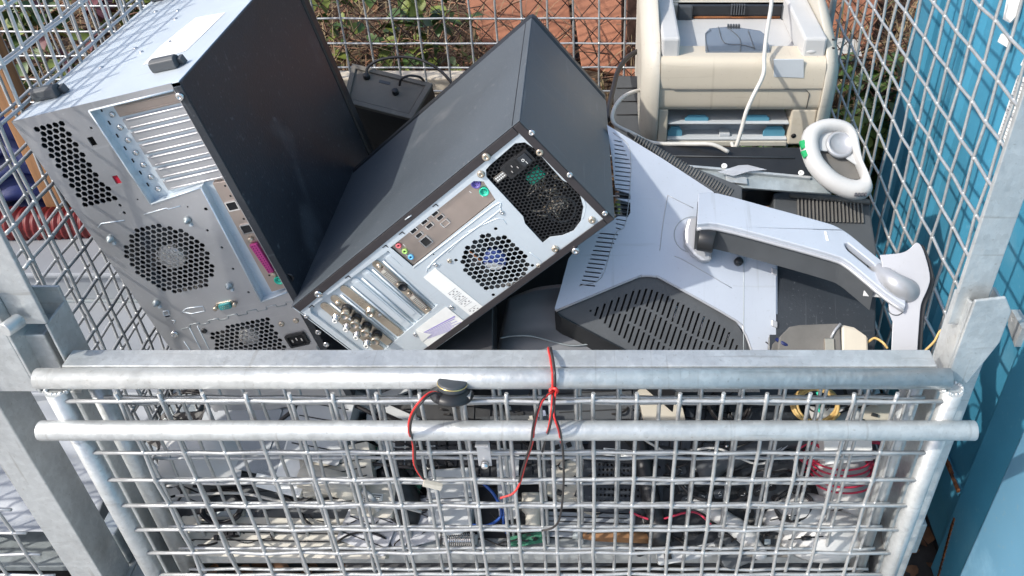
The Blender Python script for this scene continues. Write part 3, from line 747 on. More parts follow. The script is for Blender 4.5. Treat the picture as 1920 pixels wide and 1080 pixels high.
    cyl(345, 610, [(.0045, 0), (.004, .003), (1e-6, .0035)], brass, 'screw', 5); cyl(705, 282, [(.004, 0), (.0036, .002), (1e-6, .0025)], brass, 'screw', 1)
    bx = [(425, 655), (510, 735), (600, 808), (690, 880)]; dn = [(405, 700), (495, 775), (590, 845), (672, 920)]
    for (u, v), (u2, v2) in zip(bx, dn):
        a = V((*L(*Z7(u, v)), -.002)); c0 = L(*Z7(u2, v2)); tip = V((c0[0], c0[1], -.002))
        # connectors stick straight out of the card
        d = V((0, 0, 1))
        cyl(u, v, [(.0078, 0), (.0078, .006), (.0066, .0065), (1e-6, .0065)], dark, 'collar', 5)
        cyl(u, v, [(.0062, .0065), (.0062, .020), (.0050, .0205), (.0046, .010), (.0012, .010), (.0012, .016), (1e-6, .016)], brass, 'coaxial_socket', 5)
        x, y = L(*Z7(u, v))
        T.part('bayonet_lug', MB().box((x-.0078, y-.001, .012), (x+.0078, y+.001, .0142)), brass, parent=cards[5])
    for u, v in ((330, 735), (425, 812), (515, 882), (605, 955)):
        cyl(u, v, [(.0062, 0), (.0062, .002), (.0042, .0022), (.0042, .010)], chrome, 'phono_socket', 6); cyl(u, v, [(.0042, .010), (.0034, .0108), (.0018, .0108), (.0016, .004), (1e-6, .004)], paper, 'white_insert', 6)
    # labels
    q = [L(*p) for p in (Z5(463, 480), Z5(528, 425), Z5(812, 655), Z5(735, 702))]
    lb = T.part('label', MB().prism(z_(q, .0006), (0, 0, .0003)), paper)
    def lines(quad, mat, segs, z=.0012, par=None):
        b = MB(); A, B_, C2, D = [V((p[0], p[1], z)) for p in quad]
        for s0, s1, t, th in segs:
            f = lambda s, t: (A+(B_-A)*s)*(1-t)+(D+(C2-D)*s)*t
            b.face([f(s0, t), f(s1, t), f(s1, t+th), f(s0, t+th)])
        T.part('print', b, mat, parent=par)
    seg = []
    for i, c in enumerate((.44, .56, .68, .86)):
        seg += [(.2, .8, c, .006), (.2, .8, c+.09, .006)] + [(.2+.15*j, .3+.15*j, c+.02+.03*(j % 2), .02) for j in range(4)]
    lines([q[0], q[1], q[2], q[3]], inkg, seg, par=lb)
    q = [L(*p) for p in (Z7(1300, 628), Z7(1500, 790), Z7(1185, 1012), Z7(1085, 935), Z7(1030, 832))]
    lb = T.part('label', MB().prism(z_(q, .0012), (0, 0, .0003)), paper, label='white sticker with purple print and a curled corner')
    lines([q[4], q[0], q[1], q[3]], inkp, [(.12, .95, .44, .055), (.15, .9, .53, .03)]+[(.1+.1*random.random(), .6+.35*random.random(), .6+.055*k, .022) for k in range(7)], .0018, lb)
    fold = [L(*p) for p in (Z7(1030, 832), Z7(1170, 870), Z7(1088, 935))]
    T.part('curled_corner', MB().prism([V((fold[0][0], fold[0][1], .003)), V((fold[1][0], fold[1][1], .002)), V((fold[2][0], fold[2][1], .002))], (0, 0, .0004)), paper, parent=lb)
    return T
pc2()

# ------------------------------------------------------------ planes traced in space
class Pl:
    def __init__(s, n, u, v, d):
        s.n = V(n).normalized(); s.p0 = atD(u, v, d); s.c = s.n.dot(s.p0)
    def __call__(s, pts, off=0.): return [hit(u, v, s.n, s.c+off) for u, v in pts]
    def at(s, u, v, off=0.): return hit(u, v, s.n, s.c+off)
    def frame(s, u, v, ang=0., off=0.):
        x = (X_*math.cos(ang)+s.n.cross(X_)*math.sin(ang)); x = (x-s.n*x.dot(s.n)).normalized(); y = s.n.cross(x)
        return frame(s.at(u, v, off), x, y, s.n)

# ------------------------------------------------------------ flat monitor lying on its screen
dusty = mk('dusty_brown_plastic', (.15, .135, .115), .75, 0, .2, 14, .3, (.24, .22, .18), .6)
def monitor():
    p = Pl((0, -.70, .714), 1300, 450, 1.225); n = p.n
    T = Thing('monitor', 'silver flat screen monitor turned face down, vented back up, its arm reaching right', 'monitor', p.at(1250, 650, -.05))
    P = lambda nm, b, m, **k: T.part(nm, b, m, world=True, **k)
    out = [(1138, 234), (1240, 296), (1338, 360), (1345, 385), (1400, 440), (1452, 466), (1455, 485), (1455, 705), (1425, 705), (1405, 645), (1396, 622), (1378, 600), (1245, 525), (1230, 519), (1215, 517), (1190, 521), (1046, 583), (1040, 578), (1050, 545), (1066, 485), (1100, 440), (1160, 405), (1155, 372), (1148, 300)]
    holes = []
    for k in range(21):
        v = 262+8.2*k; x0 = 1152+.15*k; x1 = 1166+min(16, k*3.2)-(0 if k < 17 else (k-16)*4)
        holes.append([(x0, v), (x1, v+3.5), (x1, v+5.5), (x0, v+2.2)])
    for k in range(13):
        v = 436+8.0*k; x0 = 1124-3.0*k; x1 = 1159-3.6*k
        holes.append([(x0, v), (x1, v+3), (x1, v+5.5), (x0, v+2.5)])
    P('back_cover', MB().prism(p(out), -n*.006, [p(h) for h in holes]), silver)
    P('inner_board', MB().prism(p([(1142, 242), (1200, 278), (1190, 520), (1060, 572), (1075, 485), (1168, 408)], -.008), -n*.001), inner)
    rim = [(1042, 583), (1190, 521.5), (1202, 518), (1215, 517), (1230, 519), (1245, 525), (1378, 600), (1394, 620), (1405, 645), (1425, 705)]
    P('rim', MB().tube(smooth(p(rim, -.001), 4), .0018, 6), silver2)
    em = lambda pts, r=.0006, off=.0002, m=silver2: P('moulded_line', MB().tube(smooth(p(pts, off), 4), r, 5), m)
    em([(1149, 248), (1182, 285), (1174, 415), (1153, 440), (1128, 520), (1086, 536)], .0007)
    em([(1252, 366), (1243, 420), (1237, 470)]); em([(1252, 366), (1300, 390)]); em([(1265, 480), (1290, 492), (1372, 540)])
    P('moulded_line', MB().tube([p.at(1300+36*math.cos(t/5), 440+34*math.sin(t/5), .0003) for t in range(8, 30)], .0006, 5), galvd)
    em([(1395, 455), (1394, 700)], .0005, .0002, galvd)
    # grille behind the silver edge
    g = [(1046, 584), (1190, 522), (1215, 518), (1245, 526), (1378, 601), (1405, 646), (1425, 735), (1265, 735), (1178, 660), (1052, 594)]
    inp = [(1098, 583), (1192, 541), (1216, 538), (1240, 545), (1365, 614), (1388, 650), (1400, 720), (1275, 720), (1190, 655)]
    hs = []
    for k in range(36):
        u0 = 1092+11.4*k; u_ = lambda v: u0-(v-560)*.33
        vs = [v for v in range(525, 724, 2) if inpoly(u_(v), v, inp)]
        if len(vs) < 5: continue
        a, e = vs[0], vs[-1]; m = max(1, round((e-a)/38)); st = (e-a)/m
        for s in range(m):
            v0 = a+st*s+2; v1 = a+st*(s+1)-2.5
            hs.append([(u_(v0)-2.0, v0), (u_(v0)+2.0, v0), (u_(v1)+2.0, v1), (u_(v1)-2.0, v1)])
    P('vent_grille', MB().prism(p(g, -.007), -n*.002, [p(h, -.007) for h in hs]), dark2)
    P('inner_board', MB().prism(p(inp, -.02), -n*.001), inner)
    b = MB()
    for k in range(9):
        u = 1235+17*k; b.tube(p([(u, 560+7*k), (u-9, 600+5*k)], -.0135), .0012, 5)
    P('shield_strip', b, chrome)
    edge = p([(1040, 582), (1052, 594), (1178, 660), (1265, 735)], -.004); b = MB()
    for a, c in zip(edge, edge[1:]): b.face([a, c, c+V((0, .01, -.05)), a+V((0, .01, -.05))])
    P('bezel_side', b, dark, solid=.002)
    e2 = p([(1040, 582), (1050, 545), (1066, 485), (1100, 440)], -.003); b = MB()
    for a, c in zip(e2, e2[1:]): b.face([a, c, c-n*.045, a-n*.045])
    P('bezel_side', b, silver2, solid=.002)
    e3 = p([(1455, 470), (1455, 705)], -.003); P('bezel_side', MB().face([e3[0], e3[1], e3[1]-n*.03, e3[0]-n*.03]), silver, solid=.002)
    for v in (508, 606): P('clip_tab', MB().prism(p([(1447, v-7), (1458, v-3), (1458, v+9), (1447, v+5)], .003), -n*.006), silver2, bev=.001)
    P('knob', MB().lathe([(.0062, 0), (.006, .008), (.0045, .0095), (1e-6, .0095)], p.frame(1384, 491), 16), dark)
    P('slot_mark', MB().prism(p([(1436, 640), (1443, 645), (1442, 647), (1435, 642)], .0004), -n*.0004), inner)
    # hinge and arm
    q = Pl((0, -.36, .933), 1320, 392, 1.165); m = q.n
    P('hinge_block', MB().prism(p([(1284, 430), (1290, 408), (1308, 404), (1334, 430), (1336, 488), (1318, 490), (1300, 478), (1284, 458)], .022), -n*.022), silver2, bev=.004)
    a, c = q.at(1309, 447, -.022), q.at(1340, 453, -.022)
    P('hinge_barrel', MB().tube([a, c], .016, 20), dark, bev=.002)
    arm = smooth([V((u, v, 0)) for u, v in ((1310, 362), (1346, 362), (1450, 390), (1545, 416), (1572, 426), (1598, 443), (1640, 478), (1700, 524))], 3)
    low = smooth([V((u, v, 0)) for u, v in ((1698, 574), (1660, 548), (1612, 508), (1586, 488), (1560, 477), (1450, 446), (1348, 420), (1307, 420))], 3)
    pts = [(t.x, t.y) for t in arm]+[(t.x, t.y) for t in low]
    slot = [(1583, 456), (1589, 455), (1638, 494), (1641, 500), (1640, 509), (1635, 507), (1590, 470), (1585, 463)]
    ar = P('arm', MB().prism(q(pts), V((0, .001, -.010)), [q(slot)]), silver, bev=.0016)
    P('arm_rim', MB().tube([t+V((0, .001, -.008)) for t in q([(t.x, t.y+1) for t in low])], .0028, 8), silver2)
    pts2 = [(t.x-1, t.y+5) for t in arm[:-4]]+[(t.x-2, t.y-2) for t in low[4:]]
    P('arm_underside', MB().prism([t+V((0, .001, -.0102)) for t in q(pts2)], (0, -.002, -.032)), dark2, bev=.003)
    P('arm_notch', MB().prism(q([(1546, 433), (1549, 433), (1554, 451), (1550, 451)], .001), -m*.001), paper)
    # foot
    f = Pl((-.25, -.72, .64), 1700, 550, 1.10); k = f.n
    ft = smooth([V((u, v, 0)) for u, v in ((1650, 478), (1690, 474), (1706, 466), (1718, 455), (1728, 462), (1738, 490), (1744, 522), (1738, 545), (1728, 568), (1724, 600), (1716, 720))], 3)+[V((1669, 720, 0)), V((1672, 640, 0)), V((1674, 604, 0)), V((1667, 588, 0)), V((1666, 560, 0))]
    P('foot', MB().prism(f([(t.x, t.y) for t in ft]), -k*.006), silver2, bev=.002)
    P('foot_sole', MB().prism(f([(1718, 456), (1732, 458), (1746, 490), (1754, 524), (1748, 548), (1738, 572), (1733, 600), (1726, 720), (1690, 720), (1700, 560)], -.007), -k*.012), dark, bev=.003)
    P('foot_flap', MB().prism(f([(1622, 531), (1628, 520), (1680, 530), (1668, 559), (1640, 557), (1618, 555)], -.012), -k*.004), lgrey, bev=.001)
    P('neck', MB().tube(smooth([q.at(1640, 500, -.014), f.at(1672, 526, .007), f.at(1696, 542, .002), f.at(1708, 552, -.024)], 5), [.009+.0006*i for i in range(16)], 20), silver2)
    P('neck_disc', MB().tube([f.at(u, v, .0008) for u, v in [(1680+15*math.cos(t/4), 578+13*math.sin(t/4)) for t in range(0, 14)]], .0006, 5), dark2)
monitor()

# ------------------------------------------------------------ laser printer
def printer():
    x0, x1 = .125, .400; yf = 1.33
    T = Thing('printer', 'cream and grey laser printer standing level at the back with a cable over its front', 'printer', (.26, 1.45, -.745))
    P = lambda nm, b, m, **k: T.part(nm, b, m, world=True, **k)
    U = lambda u, y=yf, v=150: atY(u, v, y).x
    xa, xb = U(1238), U(1543)
    la, lb_ = U(1203), U(1574)
    zt = atY(1400, 104, yf+.012).z; zb = atY(1400, 272, yf).z
    # centre body with a real paper slot opening
    zs0, zs1 = atY(1400, 266, yf).z, atY(1400, 206, yf).z; sx0, sx1 = U(1252, v=230), U(1482, v=230)
    prof = [(yf+.002, zs1), (yf-.003, zs1+.010), (yf-.005, zs1+.036), (yf-.005, zs1+.040), (yf-.0075, zs1+.043), (yf-.0075, zt-.03), (yf-.006, zt-.012), (yf-.001, zt-.003), (yf+.008, zt)]
    b = MB()
    back = [(yf+.05, zt), (yf+.05, zs1)]
    prof = [(p.x, p.y) for p in smooth([V((y, z, 0)) for y, z in prof], 5)]
    b.prism([V((xa, y, z)) for y, z in prof+back], (xb-xa, 0, 0)); P('front_cover', b, cream, bev=.002)
    P('cover_line', MB().tube([(xa+.02, yf-.0075, zs1+.041), (xb-.028, yf-.0075, zs1+.041), (xb-.020, yf-.006, zs1+.032), (xb-.020, yf-.002, zs1+.004)], .0007, 6), grime)
    P('lower_cheek', MB().box((sx1, yf+.001, zb), (xb, yf+.05, zs1)), cream, bev=.003)
    P('lower_cheek', MB().box((xa, yf+.001, zb), (sx0, yf+.05, zs1)), cream, bev=.002)
    P('lower_lip', MB().box((sx0, yf+.002, zb-.004), (sx1, yf+.05, zs0)), ivory, bev=.002)
    P('paper_opening', MB().box((sx0, yf+.07, zb), (sx1, yf+.075, zs1)), inner)
    zm = (zs0+zs1)/2
    P('upper_feed_tray', MB().box((sx0+.001, yf+.004, zm+.001), (sx1-.001, yf+.06, zm+.0035)), trayg, bev=.0006)
    P('lower_feed_tray', MB().box((sx0+.001, yf+.003, zs0+.001), (sx1-.001, yf+.06, zs0+.0045)), trayg, bev=.0006)
    P('tray_wall', MB().box((sx0+.001, yf+.036, zs0+.004), (sx1-.001, yf+.040, zm-.004)), trayg)
    P('tray_rib', MB().box((sx0+.001, yf+.034, (zs0+zm)/2), (sx1-.001, yf+.0358, (zs0+zm)/2+.0016)), inner)
    for u0, u1, z, nm in ((1285, 1330, zm+.0035, 'paper_guide'), (1395, 1445, zm+.0035, 'paper_guide'), (1254, 1282, zs0+.0045, 'paper_guide'), (1436, 1478, zs0+.0045, 'paper_guide')):
        a, c = U(u0, v=230), U(u1, v=230); hh = .010 if z > zm else .018
        pts = [V((a, 0, 0)), V((c, 0, 0)), V((c, 0, hh*.5)), V((c-.006, 0, hh)), V((a+.006, 0, hh)), V((a, 0, hh*.5))]
        P(nm, MB().prism([q+V((0, yf+.012, z)) for q in pts], (0, .004, 0)), blueg, bev=.001)
    a = U(1362, v=230); P('guide_slider', MB().box((a-.008, yf+.010, zs0+.0046), (a+.010, yf+.03, zs0+.010)), trayg, bev=.001)
    # side shells: rounded slabs following the front bulge
    def shell(a, c, lean):
        ps = [(yf+.03, zb-.002), (yf+.004, zb-.001), (yf-.003, zb+.03), (yf-.009, zb+.08), (yf-.011, zt-.04), (yf-.002, zt-.005), (yf+.02, zt+.018), (yf+.12, zt+.052), (yf+.25, zt+.07), (yf+.27, zt+.06), (yf+.27, zb)]
        b = MB(); n = 6; L = []
        for k in range(n+1):
            t = k/n; ins = .022*(t**3)
            cy, cz = yf+.14, (zt+zb)/2
            L.append([V((a+(c-a)*t+lean*((z-cz)), cy+(y-cy)*(1-ins/.14), cz+(z-cz)*(1-ins/.10))) for y, z in ps])
        for k in range(n):
            m = len(ps)
            for j in range(m): b.face([L[k][j], L[k][(j+1) % m], L[k+1][(j+1) % m], L[k+1][j]], True)
        b.face(L[0]); b.face(L[-1])
        return b
    P('side_shell', shell(xb+.0006, lb_, .0), ivory, bev=.0015); P('side_shell', shell(xa-.0006, la, .0), ivory, bev=.0015)
    # output tray well
    ty = lambda u, y: U(u, y, 60)
    zw = zt-.012
    P('output_tray', MB().box((xa+.0005, yf+.012, zw-.02), (xb-.0005, 1.535, zw)), white, bev=.001)
    P('tray_edge', MB().box((xb-.038, yf+.010, zw), (xb-.0005, 1.535, zt+.030)), white, bev=.004)
    P('tray_edge', MB().box((xa+.0005, yf+.010, zw), (xa+.030, 1.535, zt+.030)), white, bev=.004)
    P('tray_front_lip', MB().box((xa+.03, yf+.009, zw), (xb-.038, yf+.016, zt-.004)), white, bev=.002)
    sx, ex = ty(1268, 1.535), ty(1488, 1.535); zz = atY(1400, 46, 1.535).z; zz1 = atY(1400, 9, 1.535).z
    P('exit_slot', MB().box((sx, 1.53, zz), (ex, 1.55, zz1)), dark, bev=.001)
    for a, c in ((sx, sx+.026), (ex-.028, ex)): P('slot_cap', MB().box((a, 1.522, zz-.001), (c, 1.531, zz1+.003)), dark2, bev=.003)
    P('exit_roller', MB().tube([(sx+.028, 1.528, zz+.016), (ex-.03, 1.528, zz+.016)], .0022, 8), rust)
    b = MB()
    for k in range(26):
        for cx in (ty(1345, 1.53), ty(1410, 1.53)):
            if k < 12: b.tube([(cx-.012+.0022*k, 1.526, zz+.006), (cx-.011+.0022*k, 1.526, zz+.013)], .0007, 5)
    for k in range(6): b.box((ty(1366, 1.53)+.0045*k, 1.524, zz+.022), (ty(1366, 1.53)+.0045*k+.002, 1.53, zz1+.004))
    P('spring_row', b, dark2)
    P('top_cover', MB().box((xa+.0005, 1.5355, zw-.02), (xb-.0005, 1.60, zz1+.0)), ivory, bev=.002)
    for k in range(4): P('cover_rib', MB().box((xa+.02, 1.545+.012*k, zz1), (xb-.03, 1.549+.012*k, zz1+.002)), ivory, bev=.0006)
    # smoked support flap
    q = Pl((0, -.45, .89), 1385, 105, 1.425)
    o = [(1323, 104), (1322, 62), (1330, 53), (1372, 49), (1425, 57), (1437, 66), (1447, 106)]
    T.part('tray_flap', MB().prism(q(o, .004), -q.n*.0025), smoke, world=True, bev=.0008)
    for L_ in ([(1327, 96), (1323, 66), (1333, 56)], [(1347, 50), (1358, 80), (1392, 84), (1414, 90)], [(1365, 52), (1387, 72), (1388, 96)], [(1403, 58), (1415, 92)]):
        T.part('flap_rib', MB().tube(smooth(q(L_, .0055), 4), .0006, 6), dark2, world=True)
    b = MB()
    for k in range(5): b.box(q.at(1364+5*k, 54, .004), q.at(1364+5*k, 54, .004)+V((.003, .006, .006)))
    T.part('flap_hinge', b, dark2, world=True)
    # sticker and badges
    a, c, d, e = [atY(u, v, yf-.0085) for u, v in ((1451, 112), (1507, 112), (1507, 146), (1451, 144))]
    P('faded_label', MB().prism([a, c, d, e], (0, .003, 0)), greylab)
    for v in (75, 91): p = atY(1563, v, yf-.012); P('side_mark', MB().box((p.x-.002, p.y-.001, p.z-.0006), (p.x+.002, p.y+.004, p.z+.0006)), inner)
    p = atY(1520, 104, yf+.01); P('release_button', MB().ball(p+V((0, .01, .006)), .012, 12, 8, (1.3, 1, .5)), white)
    # broken hole in the cheek
    p = atY(1488, 255, yf); P('latch_hole', MB().lathe([(.0045, 0), (1e-6, .0002)], Matrix.Translation((p.x, yf+.0005, p.z)) @ Matrix.Rotation(math.pi/2, 4, 'X'), 10), inner)
    return T
printer()
def cord(pts, r, mat, name, label, cat, n=8, group=None, sm=6): return single(name, MB().tube(smooth(pts, sm), r, n), mat, label, cat, group)
D = atD
cord([D(1447, -30, 1.47), D(1446, 10, 1.44), D(1438, 60, 1.41), D(1433, 105, 1.385), D(1431, 140, 1.37), D(1412, 180, 1.375), D(1399, 210, 1.38), D(1391, 240, 1.39), D(1381, 272, 1.40), D(1376, 278, 1.41), D(1372, 268, 1.42)], .0033, whitew, 'power_cable', 'pale grey cord hanging over the front of the cream printer', 'cable')
cord([D(1212, 168, 1.50), D(1188, 172, 1.47), D(1165, 185, 1.45), D(1150, 208, 1.43), D(1152, 232, 1.41), D(1185, 250, 1.40), D(1225, 268, 1.40), D(1290, 270, 1.39), D(1335, 271, 1.38), D(1366, 285, 1.38)], .0033, whitew, 'power_cable', 'pale grey cord looping out left of the printer and under its front', 'cable')
cord([D(1205, 92, 1.60), D(1180, 105, 1.58), D(1160, 130, 1.55), D(1150, 165, 1.52), D(1142, 200, 1.48), D(1140, 225, 1.44)], .0045, blackw, 'power_cable', 'thick black cord dropping between the printer and the charcoal computer case', 'cable')

# ------------------------------------------------------------ scanner cradle: a white loop with a grey dish
def cradle():
    p = Pl((.05, -.62, .78), 1565, 300, 1.30); T = Thing('scanner_stand', 'white rounded charging cradle with an oval opening and green stickers beside the printer', 'scanner stand', p.at(1570, 340, -.04))
    P = lambda nm, b, m, **k: T.part(nm, b, m, world=True, **k)
    O = [(1501, 275), (1508, 244), (1530, 227), (1562, 222), (1592, 231), (1607, 250), (1612, 275), (1618, 305), (1632, 336), (1636, 358), (1622, 371), (1598, 372), (1565, 360), (1535, 338), (1512, 308)]
    I = [(1531, 272), (1532, 254), (1542, 243), (1562, 240), (1585, 243), (1596, 256), (1602, 275), (1610, 300), (1620, 322), (1624, 336), (1616, 342), (1597, 341), (1572, 330), (1552, 312), (1538, 294)]
    I = [(1571+(u-1571)*.86, 288+(v-288)*.88) for u, v in I]
    n = len(O); b = MB(); K = 10; R = []
    so = smooth([V((*q, 0)) for q in O+[O[0]]], 3)[:-1]; si = smooth([V((*q, 0)) for q in I+[I[0]]], 3)[:-1]
    for a, c in zip(so, si):
        A, C_ = p.at(a.x, a.y), p.at(c.x, c.y); m = (A+C_)/2; h = (C_-A)/2; w_ = h.length
        R.append([m+h*math.cos(2*math.pi*k/K)+p.n*(max(w_, .014)*1.0*math.sin(2*math.pi*k/K)-.004) for k in range(K)])
    for i in range(len(R)):
        for k in range(K): j = (i+1) % len(R); b.face([R[i][k], R[j][k], R[j][(k+1) % K], R[i][(k+1) % K]], True)
    P('cradle_ring', b, white)
    P('dish', MB().prism(p([(x.x, x.y) for x in si], -.012), -p.n*.002), grime)
    u_ = [(1532, 252), (1545, 240), (1575, 239), (1596, 254), (1603, 280), (1610, 312), (1580, 292), (1550, 283), (1536, 282)]
    P('upper_dish', MB().prism(p(u_, -.004), -p.n*.004), lgrey, bev=.002)
    fr = p.frame(1574, 272, 0, -.005)
    P('charging_boss', MB().lathe([(.022, 0), (.021, .004), (.017, .007), (.016, .004), (1e-6, .004)], fr, 26), silver2)
    b = MB(); si2 = si[len(si)//2-4:]; 
    for dx, dy in ((0, 0),):
        P('green_sticker', MB().prism(p([(1500, 264), (1508, 262), (1512, 276), (1504, 278)], .006), -p.n*.006), greenl)
        P('green_sticker', MB().prism(p([(1503, 283), (1511, 281), (1515, 291), (1509, 295)], .006), -p.n*.006), greenl)
    b = MB()
    for k in range(4): b.prism(p([(1604+6*k, 361), (1608+6*k, 361.4), (1607+6*k, 367), (1603+6*k, 366.6)], .0125), -p.n*.004)
    P('printed_mark', b, ink)
cradle()

# ------------------------------------------------------------ things round the printer
def slab(name, pl, pts, thick, mat, label, cat, bev=.002, holes=(), group=None, off=0., vec=None):
    T = Thing(name, label, cat, pl.at(sum(a for a, _ in pts)/len(pts), sum(c for _, c in pts)/len(pts), -thick), group)
    T.part('casing', MB().prism(pl(pts, off), vec if vec else -pl.n*thick, [pl(h, off) for h in holes]), mat, world=True, bev=bev)
    return T
# black tray below the printer
pA = Pl((0, -.35, .94), 1370, 300, 1.38)
T = slab('drive_tray', pA, [(1195, 262), (1235, 272), (1500, 276), (1522, 335), (1400, 360), (1260, 345)], .05, dark, 'flat black plastic unit that the cream printer stands on', 'electronics')
T.part('groove', MB().tube(pA([(1240, 292), (1490, 296)], .001), .0012, 5), dark2, world=True)
# metal strip
pB = Pl((0, -.45, .89), 1430, 335, 1.33)
T = slab('metal_strip', pB, [(1282, 308), (1345, 313), (1520, 330), (1545, 342), (1560, 363), (1480, 358), (1395, 352)], .004, galvd, 'bent bright metal strip with small screw eyes, below the printer', 'metal strip', .0008)
T.part('folded_edge', MB().prism(pB([(1282, 308), (1520, 330), (1520, 334), (1284, 312)], .006), -pB.n*.006), galv, world=True, bev=.0006)
for u, v in ((1358, 312), (1502, 325)):
    T.part('screw_eye', MB().lathe([(.0022, 0), (.0045, 0), (.0045, .002), (.0022, .002), (.0022, 0)], pB.frame(u, v, 0, .006), 14), paper, world=True)
T.part('bracket', MB().prism(pB([(1361, 328), (1400, 332), (1402, 345), (1362, 341)], .005), -pB.n*.004), galv, world=True, bev=.0008)
single('plastic_film', MB().prism(pB([(1345, 322), (1385, 310), (1402, 309), (1438, 318), (1405, 321), (1375, 330)], .012), -pB.n*.0006), film, 'scrap of clear film lying on the bright metal strip', 'film')
# ribbed strip along the monitor edge
pC = Pl((0, -.70, .714), 1300, 320, 1.245)
T = slab('ribbed_cover', pC, [(1175, 245), (1215, 262), (1290, 309), (1392, 350), (1392, 378), (1350, 368), (1240, 296)], .02, dark2, 'dark ribbed plastic cover sticking out behind the silver monitor', 'plastic cover')
b = MB()
for k in range(36):
    t = k/36; u = 1195+185*t; v = 256+102*t; b.tube(pC([(u, v-3+3*t), (u-7-3*t, v+10+5*t)], .0008), .0011, 4)
T.part('rib', b, grime, world=True)['kind'] = 'stuff'
# ribbed dark device right of the monitor
pD = Pl((0, -.45, .89), 1550, 400, 1.34)
hs = [[(1495+7.0*k, 372+.3*k), (1498+7.0*k, 372+.3*k), (1499+7.1*k, 414+.2*k), (1496+7.1*k, 414+.2*k)] for k in range(18)]
T = slab('ribbed_device', pD, [(1450, 362), (1480, 356), (1632, 372), (1636, 420), (1645, 470), (1640, 505), (1520, 480), (1450, 470)], .04, grime if False else dark2, 'dusty dark brown device with a row of vent slots, under the white cradle', 'electronics', .003)
b = MB()
for h in hs: b.prism(pD(h, .004), -pD.n*.003)
T.part('vent_rib', b, grime, world=True)
T.part('top_ridge', MB().prism(pD([(1480, 361), (1632, 374), (1634, 382), (1482, 368)], .006), -pD.n*.006), grime, world=True, bev=.002)
# big black box
pE = Pl((0, -.62, .78), 1550, 560, 1.22)
T = slab('black_box', pE, [(1440, 440), (1560, 455), (1645, 500), (1640, 690), (1440, 690)], .06, blackp, 'large flat matt black panel lying right of the monitor, under its arm', 'electronics', .002)
# brown grey unit behind the front rail
pF = Pl((0, -.60, .80), 1540, 640, 1.12)
T = slab('desk_speaker', pF, [(1458, 650), (1462, 632), (1480, 613), (1500, 609), (1575, 606), (1580, 690), (1458, 690)], .05, grime, 'low dusty grey and beige casing behind the front rail under the arm', 'electronics', .004)
T.part('end_cap', MB().prism(pF([(1577, 607), (1600, 612), (1628, 632), (1630, 690), (1577, 690)], -.002), -pF.n*.05), beige, world=True, bev=.004)
T.part('edge_trim', MB().tube(pF([(1576, 607), (1565, 620), (1558, 634)], .001), .0018, 6), silver2, world=True)
T.part('latch', MB().prism(pF([(1546, 634), (1564, 634), (1566, 690), (1548, 690)], .003), -pF.n*.006), brass, world=True, bev=.001)
cord([D(1456, 636, 1.13), D(1470, 645, 1.12), D(1488, 655, 1.13), D(1500, 680, 1.16)], .0026, tarp, 'signal_cable', 'dark blue cable at the left end of the dusty casing behind the rail', 'cable')
cord([D(1627, 642, 1.13), D(1640, 634, 1.12), D(1655, 642, 1.10), D(1664, 653, 1.10)], .0016, yelloww, 'loose_wire', 'short tan wire curling left of the monitor foot', 'wire')
cord([D(1735, 657, 1.07), D(1752, 640, 1.06), D(1762, 622, 1.055), D(1776, 612, 1.05), D(1792, 602, 1.04)], .0015, yelloww, 'loose_wire', 'tan wire poking through the right side mesh by the corner post', 'wire')
# dark rounded printer cover left of the monitor
pG = Pl((0, -.68, .73), 1040, 600, 1.27)
def bulge(s, t):
    u = 922+(1165-922)*s
    top = 560-28*math.sin(min(1, s*1.3)*math.pi*.6)
    v = top+(700-top)*t; u = u+(1-t)*30*max(0, 1-s*3)
    return hit(u, v, pG.n, pG.c+.018*math.sin(math.pi*min(1, max(0, s)))**.5*min(1, t*5)**.5+.006*max(0, min(1, (t-.5)*8)))
T = Thing('curved_casing', 'dark grey curved plastic casing between the charcoal computer case and the monitor', 'casing', pG.at(1040, 680, -.05))
T.part('shell', MB().grid(bulge, 24, 20), mk('mid_grey_plastic', (.17, .175, .185), .45, 0, .1, 10, .15, (.24, .24, .23), .64), world=True, solid=.003)
T.part('ridge', MB().tube(smooth(pG([(938, 634), (960, 630), (995, 630), (1035, 640), (1070, 648), (1105, 645), (1122, 640)], .0255), 5), .0012, 6), galvd, world=True)
# dark casing behind it
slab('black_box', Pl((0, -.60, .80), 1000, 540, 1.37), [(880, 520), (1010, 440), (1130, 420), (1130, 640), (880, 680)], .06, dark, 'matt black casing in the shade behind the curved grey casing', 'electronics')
# black slab left of it
pH = Pl((0, -.60, .80), 860, 640, 1.20)
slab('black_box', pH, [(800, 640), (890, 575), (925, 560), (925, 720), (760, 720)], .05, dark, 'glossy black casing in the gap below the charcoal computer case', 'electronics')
# speaker box at the back
pS = Pl((0, -.40, .917), 772, 223, 1.50)
T = Thing('speaker_box', 'black speaker box with a dusty grey recessed back and two thin cables, behind the cases', 'speaker', pS.at(730, 200, -.16))
q = [(660, 118), (811, 156), (772, 223), (642, 190)]; qi = [(667, 128), (797, 160), (766, 213), (654, 184)]
T.part('cabinet', MB().prism(pS(q, -.008), -pS.n*.15), dark, world=True, bev=.003)
T.part('back_rim', MB().prism(pS(q), -pS.n*.008, [pS(qi)]), dusty, world=True, bev=.0012)
T.part('back_plate', MB().prism(pS(qi, -.004), -pS.n*.002), dusty, world=True)
for u, v in ((687, 143), (741, 172)): T.part('cable_gland', MB().lathe([(.006, -.004), (.0055, .004), (.003, .005), (1e-6, .005)], pS.frame(u, v), 12), dark, world=True)
T.part('screw_recess', MB().prism(pS([(712, 149), (732, 154), (730, 159), (710, 154)], -.003), -pS.n*.002), dark2, world=True)
